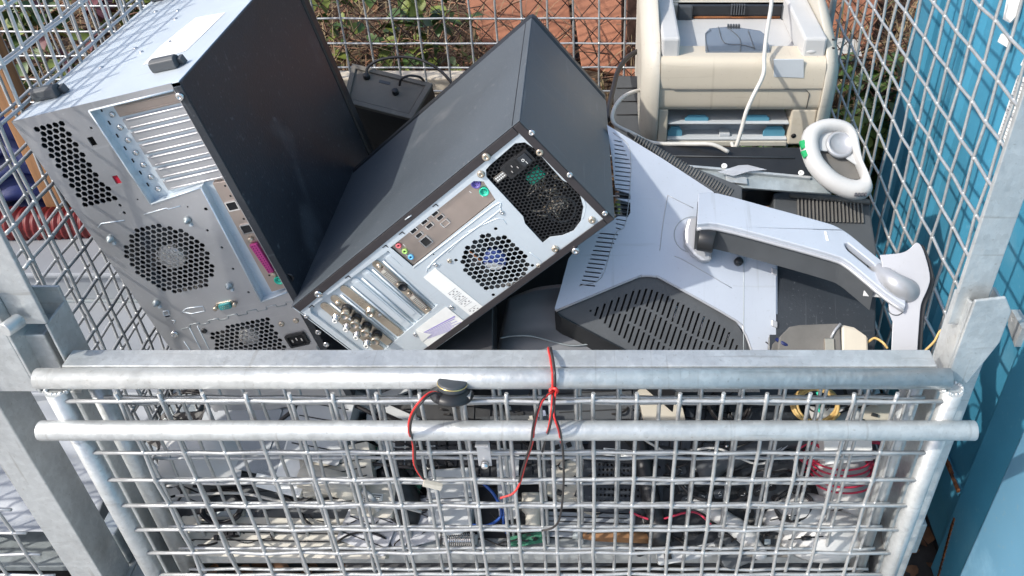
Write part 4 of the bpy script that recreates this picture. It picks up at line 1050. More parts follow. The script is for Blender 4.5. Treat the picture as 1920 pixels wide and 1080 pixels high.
T.part('cable', MB().tube(smooth([pS.at(687, 143, .002), D(691, 125, 1.545), D(720, 110, 1.545), D(770, 108, 1.55), D(815, 125, 1.55), D(848, 158, 1.54), D(860, 200, 1.56)], 6), .0026, 8), blackw, world=True)
T.part('cable', MB().tube(smooth([pS.at(749, 160, .002), D(753, 148, 1.52), D(768, 142, 1.52), D(788, 145, 1.53), D(798, 158, 1.55)], 6), .0022, 8), blackw, world=True)
# dark crate right of the charcoal case
pI = Pl((0, -.75, .66), 1170, 200, 1.58)
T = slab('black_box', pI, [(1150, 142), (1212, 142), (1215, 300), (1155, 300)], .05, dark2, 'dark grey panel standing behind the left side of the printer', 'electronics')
for v in (165, 190, 215): T.part('groove', MB().tube(pI([(1156, v), (1200, v)], .001), .001, 4), inner, world=True)

# ------------------------------------------------------------ things tied to the gate
def wirepair(T, name, pts, off, r=.0014, par=None):
    a = smooth(pts, 7)
    for s, m in ((-1, redm), (1, blackw)):
        T.part('red_wire' if m is redm else 'black_wire', MB().tube([p+V((s*off, -.0008*s, 0)) for p in a], r, 7), m, world=True)
gy = lambda u, v, y: atY(u, v, y)
T = Thing('speaker_driver', 'small round loudspeaker driver caught in the gate mesh, its wire ending in a plug', 'speaker', gy(845, 745, .70))
c = gy(847, 733, .700)
R = Matrix.Translation(c) @ Matrix.Rotation(-.25, 4, 'X') @ Matrix.Rotation(.12, 4, 'Y')
T.part('magnet', MB().lathe([(.016, .004), (.0165, .005), (.0165, .012), (.015, .013), (1e-6, .013)], R, 28), dark2, world=True)
T.part('gold_rim', MB().lathe([(.0168, .009), (.0172, .0095), (.0168, .0105)], R, 28), gold, world=True)
T.part('basket', MB().lathe([(.0245, -.006), (.025, -.004), (.022, .0), (.016, .004)], R, 28), dark, world=True)
T.part('terminal_tab', MB().box((.014, -.010, -.002), (.022, .004, .001), R), chrome, world=True)
wirepair(T, 'w', [c+V((-.006, -.012, .003)), gy(812, 736, .684), gy(790, 752, .670), gy(772, 780, .668), gy(768, 808, .669), gy(776, 835, .685), gy(778, 870, .694), gy(790, 893, .696), gy(800, 902, .696)], .0011, .0014)
q = frame(gy(812, 906, .694), (.94, 0, -.33), (.33, 0, .94), (0, -1, 0))
T.part('plug', MB().prism([q @ V(p) for p in ((-.012, -.003, 0), (.012, -.004, 0), (.012, .004, 0), (-.012, .004, 0))], (0, -.006, 0)), ivory, world=True, bev=.0008)
# tied pair on the front rail
T = Thing('tie_wires', 'twin red and black wires knotted over the front rail, their ends dangling down the gate', 'wire', gy(1037, 732, .69))
a = lambda pts, m, r=.0014: T.part('red_wire' if m is redm else 'black_wire', MB().tube(smooth(pts, 7), r, 7), m, world=True)
for dx, m in ((-.0012, redm), (.0018, blackw)):
    o = V((dx, 0, 0))
    a([gy(1030, 652, .758)+o, gy(1031, 661, .745)+o+V((0, 0, .002)), gy(1034, 675, .728)+o+V((0, 0, .003)), gy(1037, 695, .706)+o, gy(1038, 712, .700)+o, gy(1038, 731, .698)+o], m)
T.part('knot', MB().tube([gy(1038+7*math.cos(t*.9), 733+5*math.sin(t*.9), .696+.002*math.sin(t*1.7)) for t in range(15)], .0021, 7), redm, world=True)
a([gy(1037, 734, .696), gy(1022, 745, .684), gy(1011, 765, .671), gy(1002, 800, .668), gy(998, 830, .680), gy(985, 870, .692), gy(975, 905, .694), gy(962, 925, .690), gy(938, 934, .688)], redm)
a([gy(1033, 735, .694), gy(1018, 748, .681), gy(1007, 768, .669), gy(999, 802, .666), gy(995, 832, .678), gy(982, 872, .690), gy(973, 904, .692)], blackw, .0013)
a([gy(1039, 735, .696), gy(1037, 765, .673), gy(1031, 800, .668), gy(1024, 822, .684), gy(1017, 847, .692)], blackw)
a([gy(1036, 735, .697), gy(1034, 765, .675), gy(1029, 800, .670), gy(1023, 818, .684)], redm, .0012)
a([gy(1040, 735, .696), gy(1040, 775, .672), gy(1050, 808, .668), gy(1056, 850, .692), gy(1057, 900, .694), gy(1054, 945, .695), gy(1048, 975, .690), gy(1036, 990, .690), gy(1016, 995, .692)], blackw)
a([gy(1042, 735, .694), gy(1038, 775, .670), gy(1047, 806, .666), gy(1052, 830, .684)], redm, .0012)

# ------------------------------------------------------------ the heap seen through the gate
H = Pl((0, -.57, .82), 960, 860, 1.30)
def put(name, label, cat, u, v, ang, off=0., group=None): return Thing(name, label, cat, H.frame(u, v, math.radians(ang), off), group)
def rbox(T, nm, w, d, z0, z1, mat, x=0, y=0, r=.006, bev=.0015, par=None): return T.part(nm, MB().prism(z_(rrect(x, y, w, d, r, 3), z1), (0, 0, z0-z1)), mat, parent=par, bev=bev)
def keyboard(label, u, v, ang, w, d, body, key, off=0, cols=16, rows=5):
    T = put('keyboard', label, 'keyboard', u, v, ang, off); rbox(T, 'keyboard_body', w, d, -.02, 0, body, bev=.003)
    p = (w-.02)/cols; q = (d-.02)/rows
    for r in range(rows):
        b = MB()
        for c in range(cols): x = -w/2+.01+p*(c+.5); y = -d/2+.01+q*(r+.5); b.prism(z_(rrect(x, y, p*.84, q*.84, .001, 2), .006), (0, 0, -.006))
        T.part('key_row', b, key, bev=.0008)
    return T
def phone(label, u, v, ang, mat, keym, off=0):
    T = put('desk_phone', label, 'telephone', u, v, ang, off); rbox(T, 'phone_body', .16, .20, -.03, 0, mat, r=.015, bev=.004)
    for r in range(4):
        for c in range(3):
            k = T.part('key', MB().prism(z_(rrect(-.01+.024*c, .03-.022*r, .017, .013, .004, 3), .004), (0, 0, -.004)), keym, bev=.001)
            pts = {0: [(-.002, .003), (.002, .003), (-.001, -.003)], 1: [(-.002, .003), (.002, 0), (-.002, -.003), (.002, -.003)], 2: [(.002, .003), (-.002, 0), (.002, 0), (.002, -.003), (-.002, -.003)]}[(r+c) % 3]
            T.part('digit', MB().tube([(-.01+.024*c+x, .03-.022*r+y, .0043) for x, y in pts], .0006, 4), paper, parent=k)
    rbox(T, 'display', .06, .022, -.001, .001, pcb if False else inner, .0, .07, .002)
    T.part('handset', MB().tube(smooth([(-.06, .085, .01), (-.062, .03, .022), (-.062, -.03, .022), (-.06, -.085, .01)], 5), [.018]*3+[.013]*10+[.018]*3, 12), mat)
    return T
def coil(name, label, u, v, r, turns, cr, mat, off=.004, ang=0., cat='cable'):
    T = H.frame(u, v, ang, off); b = MB(); pts = []; rr = random.Random(int(u+v))
    for k in range(turns*14):
        a = k/14*2*math.pi; q = r*(1+.10*math.sin(k*.37)+.05*rr.uniform(-1, 1)); pts.append(T @ V((q*math.cos(a), q*.8*math.sin(a), .002*math.sin(k*.21)+k*cr*.05)))
    b.tube(smooth(pts, 2), cr, 6); return single(name, b, mat, label, cat)
def run(label, pts, r, mat, name='signal_cable', cat='cable', off=.006):
    return single(name, MB().tube(smooth([H.at(u, v, off+(o[0] if o else 0)) for u, v, *o in pts], 6), r, 7), mat, label, cat)
def device(label, u, v, ang, w, d, h, mat, off=0., name='device_casing', cat='electronics', holes=None, det=None, dm=None):
    T = put(name, label, cat, u, v, ang, off)
    hl = []
    if holes:
        nx, ny, s = holes
        for i in range(nx):
            for j in range(ny): hl.append(z_(circ(-w*.35+w*.7*i/max(1, nx-1), -d*.32+d*.64*j/max(1, ny-1), s, 8), 0))
    T.part('casing', MB().prism(z_(rrect(0, 0, w, d, min(w, d)*.06, 3), 0), (0, 0, -.0012 if hl else -h), hl), mat, bev=.001 if hl else .0018)
    if hl: T.part('lower_casing', MB().box((-w*.495, -d*.495, -h), (w*.495, d*.495, -.006)), inner)
    if det == 'lines':
        for k in range(4): T.part('groove', MB().box((-w*.42, -d*.3+d*.2*k, 0), (w*.42, -d*.3+d*.2*k+.0015, .0008)), dm or inner)
    if det == 'label':
        l = T.part('label', MB().box((-w*.25, -d*.2, 0), (w*.22, d*.15, .0005)), paper); b = MB()
        for k in range(5): b.box((-w*.22, -d*.15+d*.06*k, .0006), (w*.22*random.uniform(.3, 1), -d*.15+d*.06*k+d*.025, .0009))
        T.part('print', b, ink, parent=l)
    if det == 'panel':
        T.part('inset_panel', MB().prism(z_(rrect(0, 0, w*.7, d*.6, .004, 3), .002), (0, 0, -.002)), dm or mat, bev=.001)
        for s in (-1, 1): T.part('screw', MB().lathe([(.003, 0), (.0025, .0015), (1e-6, .002)], Matrix.Translation((s*w*.42, d*.4, 0)), 8), chrome)
    if det == 'board':
        for k in range(9): x, y = random.uniform(-.4, .36)*w, random.uniform(-.4, .3)*d; T.part('chip', MB().box((x, y, 0), (x+w*random.uniform(.05, .14), y+d*random.uniform(.06, .18), random.uniform(.002, .008))), random.choice([inner, dark, galvd, ivory]))
    return T
# base layer: big casings
device('wide black metal casing lowest at the left end of the heap', 560, 985, 2, .36, .07, .05, blackp, .0, det='lines')
device('long charcoal casing with a pale edge along the bottom left', 640, 960, -3, .34, .06, .03, dark2, .008, det='panel')
device('pale beige keyboard edge lying along the bottom of the cage at left', 530, 1008, -1, .30, .055, .03, ivory, .012, det='lines')
device('big black desktop casing under the middle of the heap', 900, 960, 4, .40, .18, .06, dark, -.03, det='panel')
device('big black desktop casing under the right end of the heap', 1370, 900, -6, .42, .26, .07, dark, -.03, det='panel')
device('wide black casing behind the gate, left of the middle', 560, 880, 4, .40, .20, .06, dark, -.03, det='lines')
device('grey steel computer side leaning at the upper left', 460, 800, -12, .13, .12, .04, cabg, .055, det='panel')
device('smooth pale grey casing upright at the upper left', 600, 800, -10, .08, .10, .04, lgrey, .06, det='lines')
device('pale blue grey panel left of the middle', 535, 870, -14, .07, .08, .02, paper, .055)
device('beige box with grooves left of the middle', 630, 880, 12, .10, .06, .05, ivory, .055, det='lines', dm=inner)
device('beige connector box beside the small round plug', 700, 935, -4, .06, .05, .05, ivory, .045, det='label')
device('black network box with a row of slots at left', 470, 905, 6, .14, .05, .03, dark2, .015, det='lines')
T = put('power_adapter', 'cream rounded power adapter left of the middle, cable at its end', 'power adapter', 620, 905, -14, .065)
T.part('adapter_body', MB().tube([(-.045, 0, 0), (-.042, 0, 0), (.03, 0, 0), (.04, 0, 0), (.046, 0, 0)], [.012, .018, .018, .014, .006], 14), ivory)
T.part('strain_relief', MB().tube(smooth([(.046, 0, 0), (.06, -.004, 0), (.075, -.02, -.01)], 4), .004, 8), lgrey)
T = put('clear_bag', 'crinkled clear plastic wrapping at the far left end of the heap', 'bag', 390, 850, 0, .03)
rq = random.Random(2); pq = [(rq.uniform(30, 110), rq.uniform(30, 110), rq.uniform(0, 6)) for _ in range(7)]
T.part('wrapping', MB().grid(lambda a, b: (-.06+.12*a, -.045+.09*b, .02+.03*math.sin(math.pi*a)*math.sin(math.pi*b)+sum(math.sin(p*(a*.12)+q*(b*.09)+r) for p, q, r in pq)*.0022), 36, 28), white)
# white lattice frame
T = put('lattice_frame', 'white plastic frame of crossed struts under the front rail', 'plastic frame', 700, 755, 0, .02)
for p, q in (((-.07, -.03), (.07, .03)), ((-.07, .03), (.07, -.03)), ((-.075, -.034), (.075, -.034)), ((-.075, .034), (.075, .034)), ((0, -.034), (0, .034))):
    d = (V((*q, 0))-V((*p, 0))).normalized(); m = V((-d.y, d.x, 0))*.006; a, c = V((*p, .01)), V((*q, .01)); T.part('strut', MB().prism([a+m, a-m, c-m, c+m], (0, 0, -.012)), lgrey, bev=.001)
device('large black printer body below the front rail in the middle', 820, 765, 0, .16, .09, .05, dark, .012, det='panel')
device('dark grey curved casing hanging below the front rail, right of the tie wires', 1110, 745, 3, .12, .07, .05, dark2, .015, det='lines')
device('beige plastic casing corner under the front rail, right of the middle', 1240, 760, 12, .06, .06, .03, beige, .03)
keyboard('black keyboard with flat keys behind the latch clip', 880, 845, 2, .24, .10, dark2, dark, .012, 14, 5)
keyboard('charcoal keyboard lying crosswise above the small keypad phone', 1330, 800, -8, .26, .10, dark2, blackp, .01, 15, 5)
phone('black keypad telephone near the perforated plates', 1290, 890, 12, dark, dark2, .012)
phone('charcoal cordless phone base lying in the right half of the heap', 1440, 925, -70, dark2, inner, .012)
device('perforated black metal plate, the upper of a pair', 1170, 882, -2, .12, .045, .02, blackp, .018, name='perforated_plate', cat='metal plate', holes=(15, 5, .0019))
device('perforated black metal plate, the lower of a pair', 1165, 935, -2, .12, .04, .02, blackp, .020, name='perforated_plate', cat='metal plate', holes=(15, 4, .0019))
T = device('black power brick with a torn white label right of the tie wires', 1160, 848, -5, .09, .03, .02, dark, .026, name='power_brick', cat='power adapter', det='label')
# grey flask shaped case and white papers
T = put('plastic_jug', 'grey plastic jug shaped casing below the latch clip', 'casing', 845, 945, 4, .016)
T.part('casing', MB().prism(z_([(-.03, .05), (.03, .05), (.034, .0), (.03, -.03), (.015, -.045), (-.015, -.045), (-.03, -.03), (-.034, 0)], .012), (0, 0, -.035)), lgrey, bev=.004)
T.part('seam', MB().tube([(-.033, .008, .0125), (.033, .006, .0125)], .0006, 5), dark2)
T = put('folded_card', 'upright white folded card left of the beige stopper', 'card', 950, 915, -8, .02); T.part('card', MB().prism(z_([(-.018, .055), (.010, .055), (.022, -.04), (.008, -.045)], .006), (0, 0, -.004)), white, bev=.0006)
T.part('fold', MB().prism(z_([(-.018, .055), (-.024, .05), (-.004, -.04), (.008, -.045)], .004), (0, 0, -.003)), lgrey)
T = put('stopper', 'beige plastic stopper below the tie wires', 'plastic part', 1000, 965, 0, .022)
T.part('stopper_body', MB().tube([(0, .03, .006), (0, .005, .006), (0, 0, .006), (0, -.018, .006)], [.017, .016, .011, .010], 16), ivory)
T.part('collar', MB().tube([(0, .012, .006), (0, .017, .006)], .019, 16), ivory)
T = put('spring', 'short bright steel spring at the bottom of the heap', 'spring', 865, 1012, 0, .012)
T.part('winding', MB().tube([(-.022+.044*k/160, .009*math.cos(k*.62), .009+.009*math.sin(k*.62)) for k in range(161)], .0012, 5), chrome)
T.part('core', MB().tube([(-.024, 0, .009), (.024, 0, .009)], .0072, 12), lgrey)
T = put('wooden_brush', 'tan wooden brush lying at the bottom right of the middle', 'brush', 1155, 1005, -3, .012)
T.part('grip', MB().tube([(-.05, 0, .008), (-.03, 0, .008), (0, .001, .008), (.05, 0, .008)], [.006, .009, .010, .008], 12), wood)
T.part('ferrule', MB().tube([(-.062, 0, .008), (-.048, 0, .008)], .0075, 12), galvd)
device('green circuit board edge poking out at the bottom left of the middle', 985, 1012, 10, .05, .016, .002, pcb, .014, name='circuit_board', cat='circuit board', det='board')
device('green circuit board lying flat in the left half of the heap', 730, 890, -12, .10, .07, .002, pcb, .014, name='circuit_board', cat='circuit board', det='board')
device('long glass like grey plastic strip across the middle', 1100, 985, -2, .14, .035, .02, cabg, .010, det='lines')
device('black drive casing left of the red wires of the white bag', 1440, 800, 8, .10, .06, .03, blackp, .02, det='label')
device('dark cube transformer with bright windings in the right half', 1395, 850, 15, .05, .04, .04, dark, .03, det='panel', dm=brass)
device('pale bracket corner right of the keypad phone', 1455, 838, 40, .03, .02, .012, silver2, .04, det='panel')
T = put('desk_lamp_head', 'white smooth plastic blade shape in the lower right of the heap', 'plastic part', 1365, 985, -32, .014)
T.part('blade', MB().tube(smooth([(-.06, .0, .006), (-.03, .004, .008), (0, .004, .008), (.03, 0, .008), (.055, -.008, .006)], 4), [.008]*4+[.012]*5+[.014]*5+[.010]*3, 14), white)
T.part('tip', MB().ball((.056, -.009, .006), .011, 12, 8), white)
def mouse(label, u, v, ang, mat, off=.01, s=1.):
    T = put('computer_mouse', label, 'mouse', u, v, ang, off)
    T.part('mouse_shell', MB().grid(lambda a, b: (.030*s*math.cos(math.pi*(1-a))*math.sin(math.pi*(.02+.96*b))**.6, -.055*s+.11*s*b, .032*s*(math.sin(math.pi*a)**.7)*(math.sin(math.pi*(.03+.94*b))**.8)), 14, 18), mat, solid=.002)
    T.part('wheel', MB().tube([(-.003, .03*s, .026*s), (.003, .03*s, .026*s)], .007, 12), dark)
    T.part('button_gap', MB().tube([(0, .012*s, .033*s), (0, .048*s, .016*s)], .0008, 4), inner)
mouse('white computer mouse at the lower right of the heap, cable round it', 1500, 965, 100, white, .012, 1.0)
mouse('dark computer mouse half buried right of the beige boxes', 745, 925, 30, dark, .012)
mouse('flat white rounded casing at the bottom right corner of the heap', 1550, 1005, 95, white, .008, 1.25)
# white bag
T = put('plastic_bag', 'crumpled white plastic bag bundled with red wire at the right end of the heap', 'bag', 1570, 870, 0, .0)
rr = random.Random(4); ph = [(rr.uniform(20, 90), rr.uniform(20, 90), rr.uniform(0, 6)) for _ in range(9)]
def bag(a, b):
    x = -.045+.09*a; y = -.085+.17*b; z = .045*(max(0, math.sin(math.pi*a))**.45)*(max(0, math.sin(math.pi*b))**.4)
    z += sum(math.sin(p*x+q*y+r) for p, q, r in ph)*.0018; return (x*(1-.25*abs(b-.5)), y, z)
T.part('bag_skin', MB().grid(bag, 26, 40), white)
T.part('folded_sheet', MB().prism([V(p) for p in ((-.03, .05, .05), (.04, .055, .048), (.036, .0, .055), (-.032, -.006, .056))], (0, 0, -.002)), paper)
for k in range(5):
    y = -.01-.008*k; T.part('red_wire', MB().tube(smooth([(-.052, y+.03, .012), (-.038, y+.005, .044), (-.005, y-.004, .056), (.03, y+.004, .048), (.05, y+.03, .012)], 5), .0015, 6), redw)
coil('wire_bundle', 'dark red wire loop hanging at the right edge of the white bag', 1640, 850, .02, 3, .0016, redw, .03)
coil('wire_bundle', 'dark red wire loop at the left edge of the white bag', 1520, 850, .018, 3, .0015, redw, .03)
coil('cable_coil', 'black cable coil at the upper left under the front rail', 352, 765, .030, 4, .0022, blackw, .03)
coil('cable_coil', 'pale cable coil left of the beige boxes', 420, 850, .030, 3, .0026, whitew, .02)
coil('cable_coil', 'tan cable coil under the front rail above the white bag', 1530, 760, .032, 4, .0026, yelloww, .03)
coil('cable_coil', 'black cable coil in the right half beside the perforated plates', 1370, 760, .030, 3, .0026, blackw, .035)
coil('cable_coil', 'thin black cable loop round the white mouse', 1490, 950, .026, 2, .0018, blackw, .04)
coil('cable_coil', 'black cable coil in the lower left of the heap', 420, 950, .028, 3, .0028, blackw, .02)
coil('cable_coil', 'grey cable coil left of the grey jug shaped casing', 690, 850, .028, 3, .0024, lgrey, .03)
run('bright blue ribbon of wires behind the folded card', [(905, 905, .02), (928, 930, .025), (940, 965, .02), (915, 985, .02), (880, 985, .018), (862, 1000, .012)], .0022, bluew)
run('second blue cable right of the bright blue one', [(940, 900, .02), (946, 940, .025), (944, 980, .02), (950, 1000, .01)], .002, bluew)
run('thin green wire end near the top of the white bag', [(1532, 735, .05), (1538, 748, .05), (1534, 765, .05), (1540, 775, .05)], .0022, green, 'loose_wire', 'wire')
run('long black cable sagging across the left half of the heap', [(300, 850, .03), (380, 880, .03), (480, 870, .035), (600, 860, .04), (700, 870, .04), (800, 880, .03)], .0026, blackw)
run('long grey cable across the bottom of the left half', [(330, 930, .03), (450, 925, .03), (560, 945, .03), (680, 935, .03), (790, 960, .03)], .0022, whitew)
run('white cable wriggling over the right half of the heap', [(1200, 820, .04), (1260, 850, .03), (1340, 840, .05), (1420, 870, .04), (1480, 850, .045), (1500, 900, .03)], .0018, whitew)
run('black cable over the keypad phone', [(1250, 870, .03), (1300, 930, .04), (1380, 940, .04), (1450, 900, .04), (1520, 920, .03)], .0026, blackw)
run('red wire strand right of the folded card', [(1180, 960, .03), (1230, 975, .03), (1300, 960, .03), (1340, 990, .03)], .0016, redw, 'loose_wire', 'wire')
run('black cable along the upper left behind the lattice frame', [(350, 790, .03), (450, 840, .045), (600, 745, .05), (760, 800, .04), (900, 790, .04)], .003, blackw)
T = put('display_plug', 'small metal display plug left of the round beige connector box', 'plug', 572, 925, 30, .04); rbox(T, 'plug_body', .026, .020, -.012, 0, dark, r=.003); rbox(T, 'plug_shell', .018, .008, -.009, -.002, chrome, 0, .013, .002)
T = put('display_plug', 'small metal plug hanging left of the tie wires', 'plug', 1018, 800, 10, .05); rbox(T, 'plug_body', .02, .03, -.012, 0, dark2, r=.003); rbox(T, 'plug_shell', .014, .010, -.009, -.002, chrome, 0, .019, .002)

# more buried scrap so that no bare floor shows
kinds = [('black', dark), ('off white', paper), ('pale silver', silver2), ('grey', lgrey), ('dusty brown', grime), ('beige', beige), ('silver', galvd)]
spots = [(330, 820, 'far left end, beside the side mesh'), (365, 900, 'far left end, low down by the gate tube'), (410, 990, 'bottom left corner by the beige edge'), (690, 990, 'bottom, left of the steel spring'),
         (760, 850, 'left of the latch clip, below the speaker driver'), (1050, 860, 'right behind the tie wires'), (1080, 910, 'between the tie wires and the lower perforated plate'), (1230, 985, 'bottom, below the perforated plates'),
         (1285, 1010, 'bottom, left of the white blade shape'), (1440, 1010, 'bottom, left of the flat white casing'), (1500, 820, 'left of the white bag, under the tan coil'), (1650, 780, 'top right behind the gate tube'),
         (1640, 930, 'right end, below the white bag'), (1610, 1010, 'bottom right end by the side tube'), (960, 790, 'under the locking bar left of the tie wires'), (1330, 850, 'between the keypad phone and the pale bracket'),
         (630, 760, 'just right of the pale grey casing'), (780, 980, 'left of the grey jug shaped casing')]
for i, (u, v, wh) in enumerate(spots):
    cn, m = kinds[(i*3) % 7] if i not in (0, 4, 5, 6, 9, 10, 14) else kinds[(i*2) % 7]
    device('%s box shaped scrap part, %s' % (cn, wh), u, v, random.uniform(-30, 30), random.uniform(.06, .10), random.uniform(.04, .07), .03, m, random.uniform(.004, .016), name='scrap_part', cat='scrap part', det=random.choice(['lines', 'panel', 'label', 'board']))
# tangled thin wires filling the gaps
b = MB(); rr = random.Random(11)
for k in range(150):
    u, v = rr.uniform(300, 1660), rr.uniform(745, 1035); pts = []
    a = rr.uniform(0, 6.3)
    for j in range(6): pts.append(H.at(u, v, rr.uniform(.0, .03))); a += rr.uniform(-1, 1); u += 22*math.cos(a); v = min(1035, v+13*math.sin(a))
    b.tube(smooth(pts, 3), rr.choice([.0009, .0012, .0018]), 5)
o = link('wire_tangle', b, blackw); tag(o, 'tangle of thin dark wires woven through the scrap behind the gate', 'wires', kind='stuff')

# ------------------------------------------------------------ ground, bank, what stands behind
structure('ground', MB().grid(lambda a, b: (-60+120*a, -60+120*b, GND), 8, 8, False), tarmac)
structure('bounce_slab', MB().box((-14, -14, GND-.05), (14, .62, GND+.02)), bouncem, bev=.01)  # unseen pale slab in front, added to bounce light up onto the cage
rr = random.Random(3)
from mathutils import noise as NZ
def bankz(x, y): return -1.30+min(1, max(0, (y-1.70)/.22))*.34+max(0, y-1.85)*.22+.05*NZ.noise(V((x*3, y*3, 0)))+.02*NZ.noise(V((x*11, y*11, 2)))
structure('bank', MB().grid(lambda a, b: (-6+12*a, 1.69+6*b**1.6, bankz(-6+12*a, 1.69+6*b**1.6)), 160, 70), soil)
# rusty plates
def box_thing(name, lo, hi, mat, label, cat, group=None, bev=.002, M=None): return single(name, MB().box(lo, hi, M), mat, label, cat, group, bev=bev)
def tilted(u0, v0, u1, v1, y, lean=.0): return None
pR = Pl((.05, -.72, .69), 1020, 60, 2.15)
T = slab('rusty_plate', pR, [(862, -60), (1060, -60), (1078, 112), (1070, 116), (930, 116), (880, 40)], .02, rustp, 'rusty orange steel plate leaning behind the back mesh, the left one', 'steel plate', .003)
pR2 = Pl((.0, -.75, .66), 1130, 60, 2.08)
T = slab('rusty_plate', pR2, [(1066, -60), (1180, -60), (1186, 70), (1196, 148), (1090, 125)], .02, rustp, 'rusty orange steel plate right behind the charcoal case tip, left of the printer', 'steel plate', .003)
pR3 = Pl((.0, -.75, .66), 1600, 60, 2.2)
slab('rusty_plate', pR3, [(1540, -60), (1655, -60), (1640, 60), (1600, 118), (1540, 100)], .02, rustp, 'rusty brown steel plate standing to the right behind the printer', 'steel plate', .003)
pW = Pl((0, -.7, .7), 1590, 95, 2.05)
slab('white_board', pW, [(1560, 70), (1610, 74), (1618, 112), (1566, 118)], .01, white, 'small pale board leaning in the weeds right of the printer', 'board', .001)
a0, a1 = atY(600, 143, 1.70), atY(900, 183, 1.70)
T = Thing('plank', 'weathered pale plank lying along the foot of the back mesh', 'plank', ((a0.x+a1.x)/2, 1.72, a1.z)); T.part('board', MB().box((a0.x-.05, 1.69, a1.z+.014), (a1.x+.05, 1.73, a0.z)), woodp, world=True, bev=.003); T.part('board', MB().box((a0.x-.05, 1.685, a1.z-.004), (a1.x+.05, 1.72, a1.z+.011)), woodp, world=True, bev=.002)
a0 = atY(1185, 60, 1.95); T = Thing('steel_post', 'thin dark rusty fence post left of the printer', 'post', (a0.x, 1.95, -.97)); T.part('post', MB().box((a0.x-.012, 1.95, -1.0), (a0.x+.012, 1.975, .2)), rwire, world=True, bev=.002)
a0 = atY(1160, 60, 1.95); T.part('brace', MB().tube([(a0.x-.01, 1.96, .1), (a0.x+.015, 1.96, -.95)], .005, 8), rwire, world=True)
# chain link fence
def chain(x0, x1, y, z0, z1, label, px=.058, pz=.066):
    T = Thing('chain_link_fence', label, 'fence', ((x0+x1)/2, y, z0)); b = MB(); n = int((x1-x0)/px)
    m = int((z1-z0)/(pz/2))
    for k in range(int(2*(x1-x0)/px)+1):
        b.tube([V((x0+k*px/2+px/4*(-1)**(j+k)*1.02, y+.0015*(-1)**k+rr.gauss(0, .001), z0+j*pz/2)) for j in range(m+1)], .0015, 5)
    T.part('netting', b, rwire, world=True)
    T.part('line_wire', MB().tube([(x0, y, z1-.02), (x1, y, z1-.02)], .002, 6), rwire, world=True)
    T.part('line_wire', MB().tube([(x0, y, z0+.02), (x1, y, z0+.02)], .002, 6), rwire, world=True)
chain(-.75, .22, 1.84, -.98, .1, 'rusty chain link fence behind the back mesh, left of the printer')
chain(.36, .95, 1.80, -1.0, .1, 'rusty chain link fence in the weeds right of the printer', .05, .058)
# weeds
def blade(b, p, L, w, lean, az, n=4):
    d = V((math.cos(az), math.sin(az), 0)); s = V((-math.sin(az), math.cos(az), 0)); pts = []
    for k in range(n+1): t = k/n; pts.append((p+d*(lean*L*t*t)+V((0, 0, L*t*(1-.35*lean*t))), w*(1-t)+.0003))
    for k in range(n):
        (a, wa), (c, wc) = pts[k], pts[k+1]; b.face([a-s*wa, a+s*wa, c+s*wc, c-s*wc], True)
def leaf(b, p, L, az, tilt, w=.42, curl=.25, roll=0):
    R = Matrix.Translation(p) @ Euler((roll, tilt, az)).to_matrix().to_4x4()
    o = [(0, 0), (.18, .26), (.42, .42), (.66, .34), (.86, .16), (1, 0)]
    g = lambda x, y: R @ V((x*L, y*L*w*2, -curl*L*x*x+abs(y)*L*.25))
    for i in range(len(o)-1):
        b.face([g(o[i][0], 0), g(*o[i]), g(*o[i+1]), g(o[i+1][0], 0)], True); b.face([g(o[i][0], 0), g(o[i+1][0], 0), g(o[i+1][0], -o[i+1][1]), g(o[i][0], -o[i][1])], True)
b1, b2, b3, b4 = MB(), MB(), MB(), MB()
def rx():
    x = rr.uniform(-2.4, 1.1); return x
for k in range(5200):
    x, y = rx(), 1.72+1.2*rr.random()**1.3
    if -.15 < x < .3 and y > 1.95: continue
    blade(b1 if rr.random() < .9 else b2, V((x, y, bankz(x, y)-.01)), rr.uniform(.05, .28), rr.uniform(.0010, .0024), rr.uniform(.2, 1.6), rr.uniform(0, 6.3))
for k in range(1500):
    x, y = rx(), 1.72+1.1*rr.random(); a = rr.uniform(0, 6.3); L = rr.uniform(.06, .3); z = bankz(x, y)+rr.uniform(.0, .10)
    p = V((x, y, z)); q = p+V((math.cos(a)*L, math.sin(a)*L*.5, rr.uniform(-.04, .12))); b3.tube([p, (p+q)/2+V((0, 0, rr.uniform(-.02, .03))), q], rr.uniform(.0008, .0026), 4)
for k in range(2600):
    x, y = rx(), 1.70+1.2*rr.random(); leaf(b4, V((x, y, bankz(x, y)+rr.uniform(0, .03))), rr.uniform(.015, .05), rr.uniform(0, 6.3), rr.uniform(-.6, .6), roll=rr.uniform(-.7, .7))
for nm, b, m, l in (('dry_grass', b1, dryg, 'dry straw coloured grass on the bank behind the cage'), ('green_grass', b2, leafg, 'sparse green grass blades on the bank behind the cage'), ('dead_twigs', b3, drytw, 'brown dead twigs and stalks on the bank behind the cage'), ('leaf_litter', b4, leafd, 'brown dead leaves lying on the bank behind the cage')):
    o = link(nm, b, m); tag(o, l, 'undergrowth', kind='stuff')
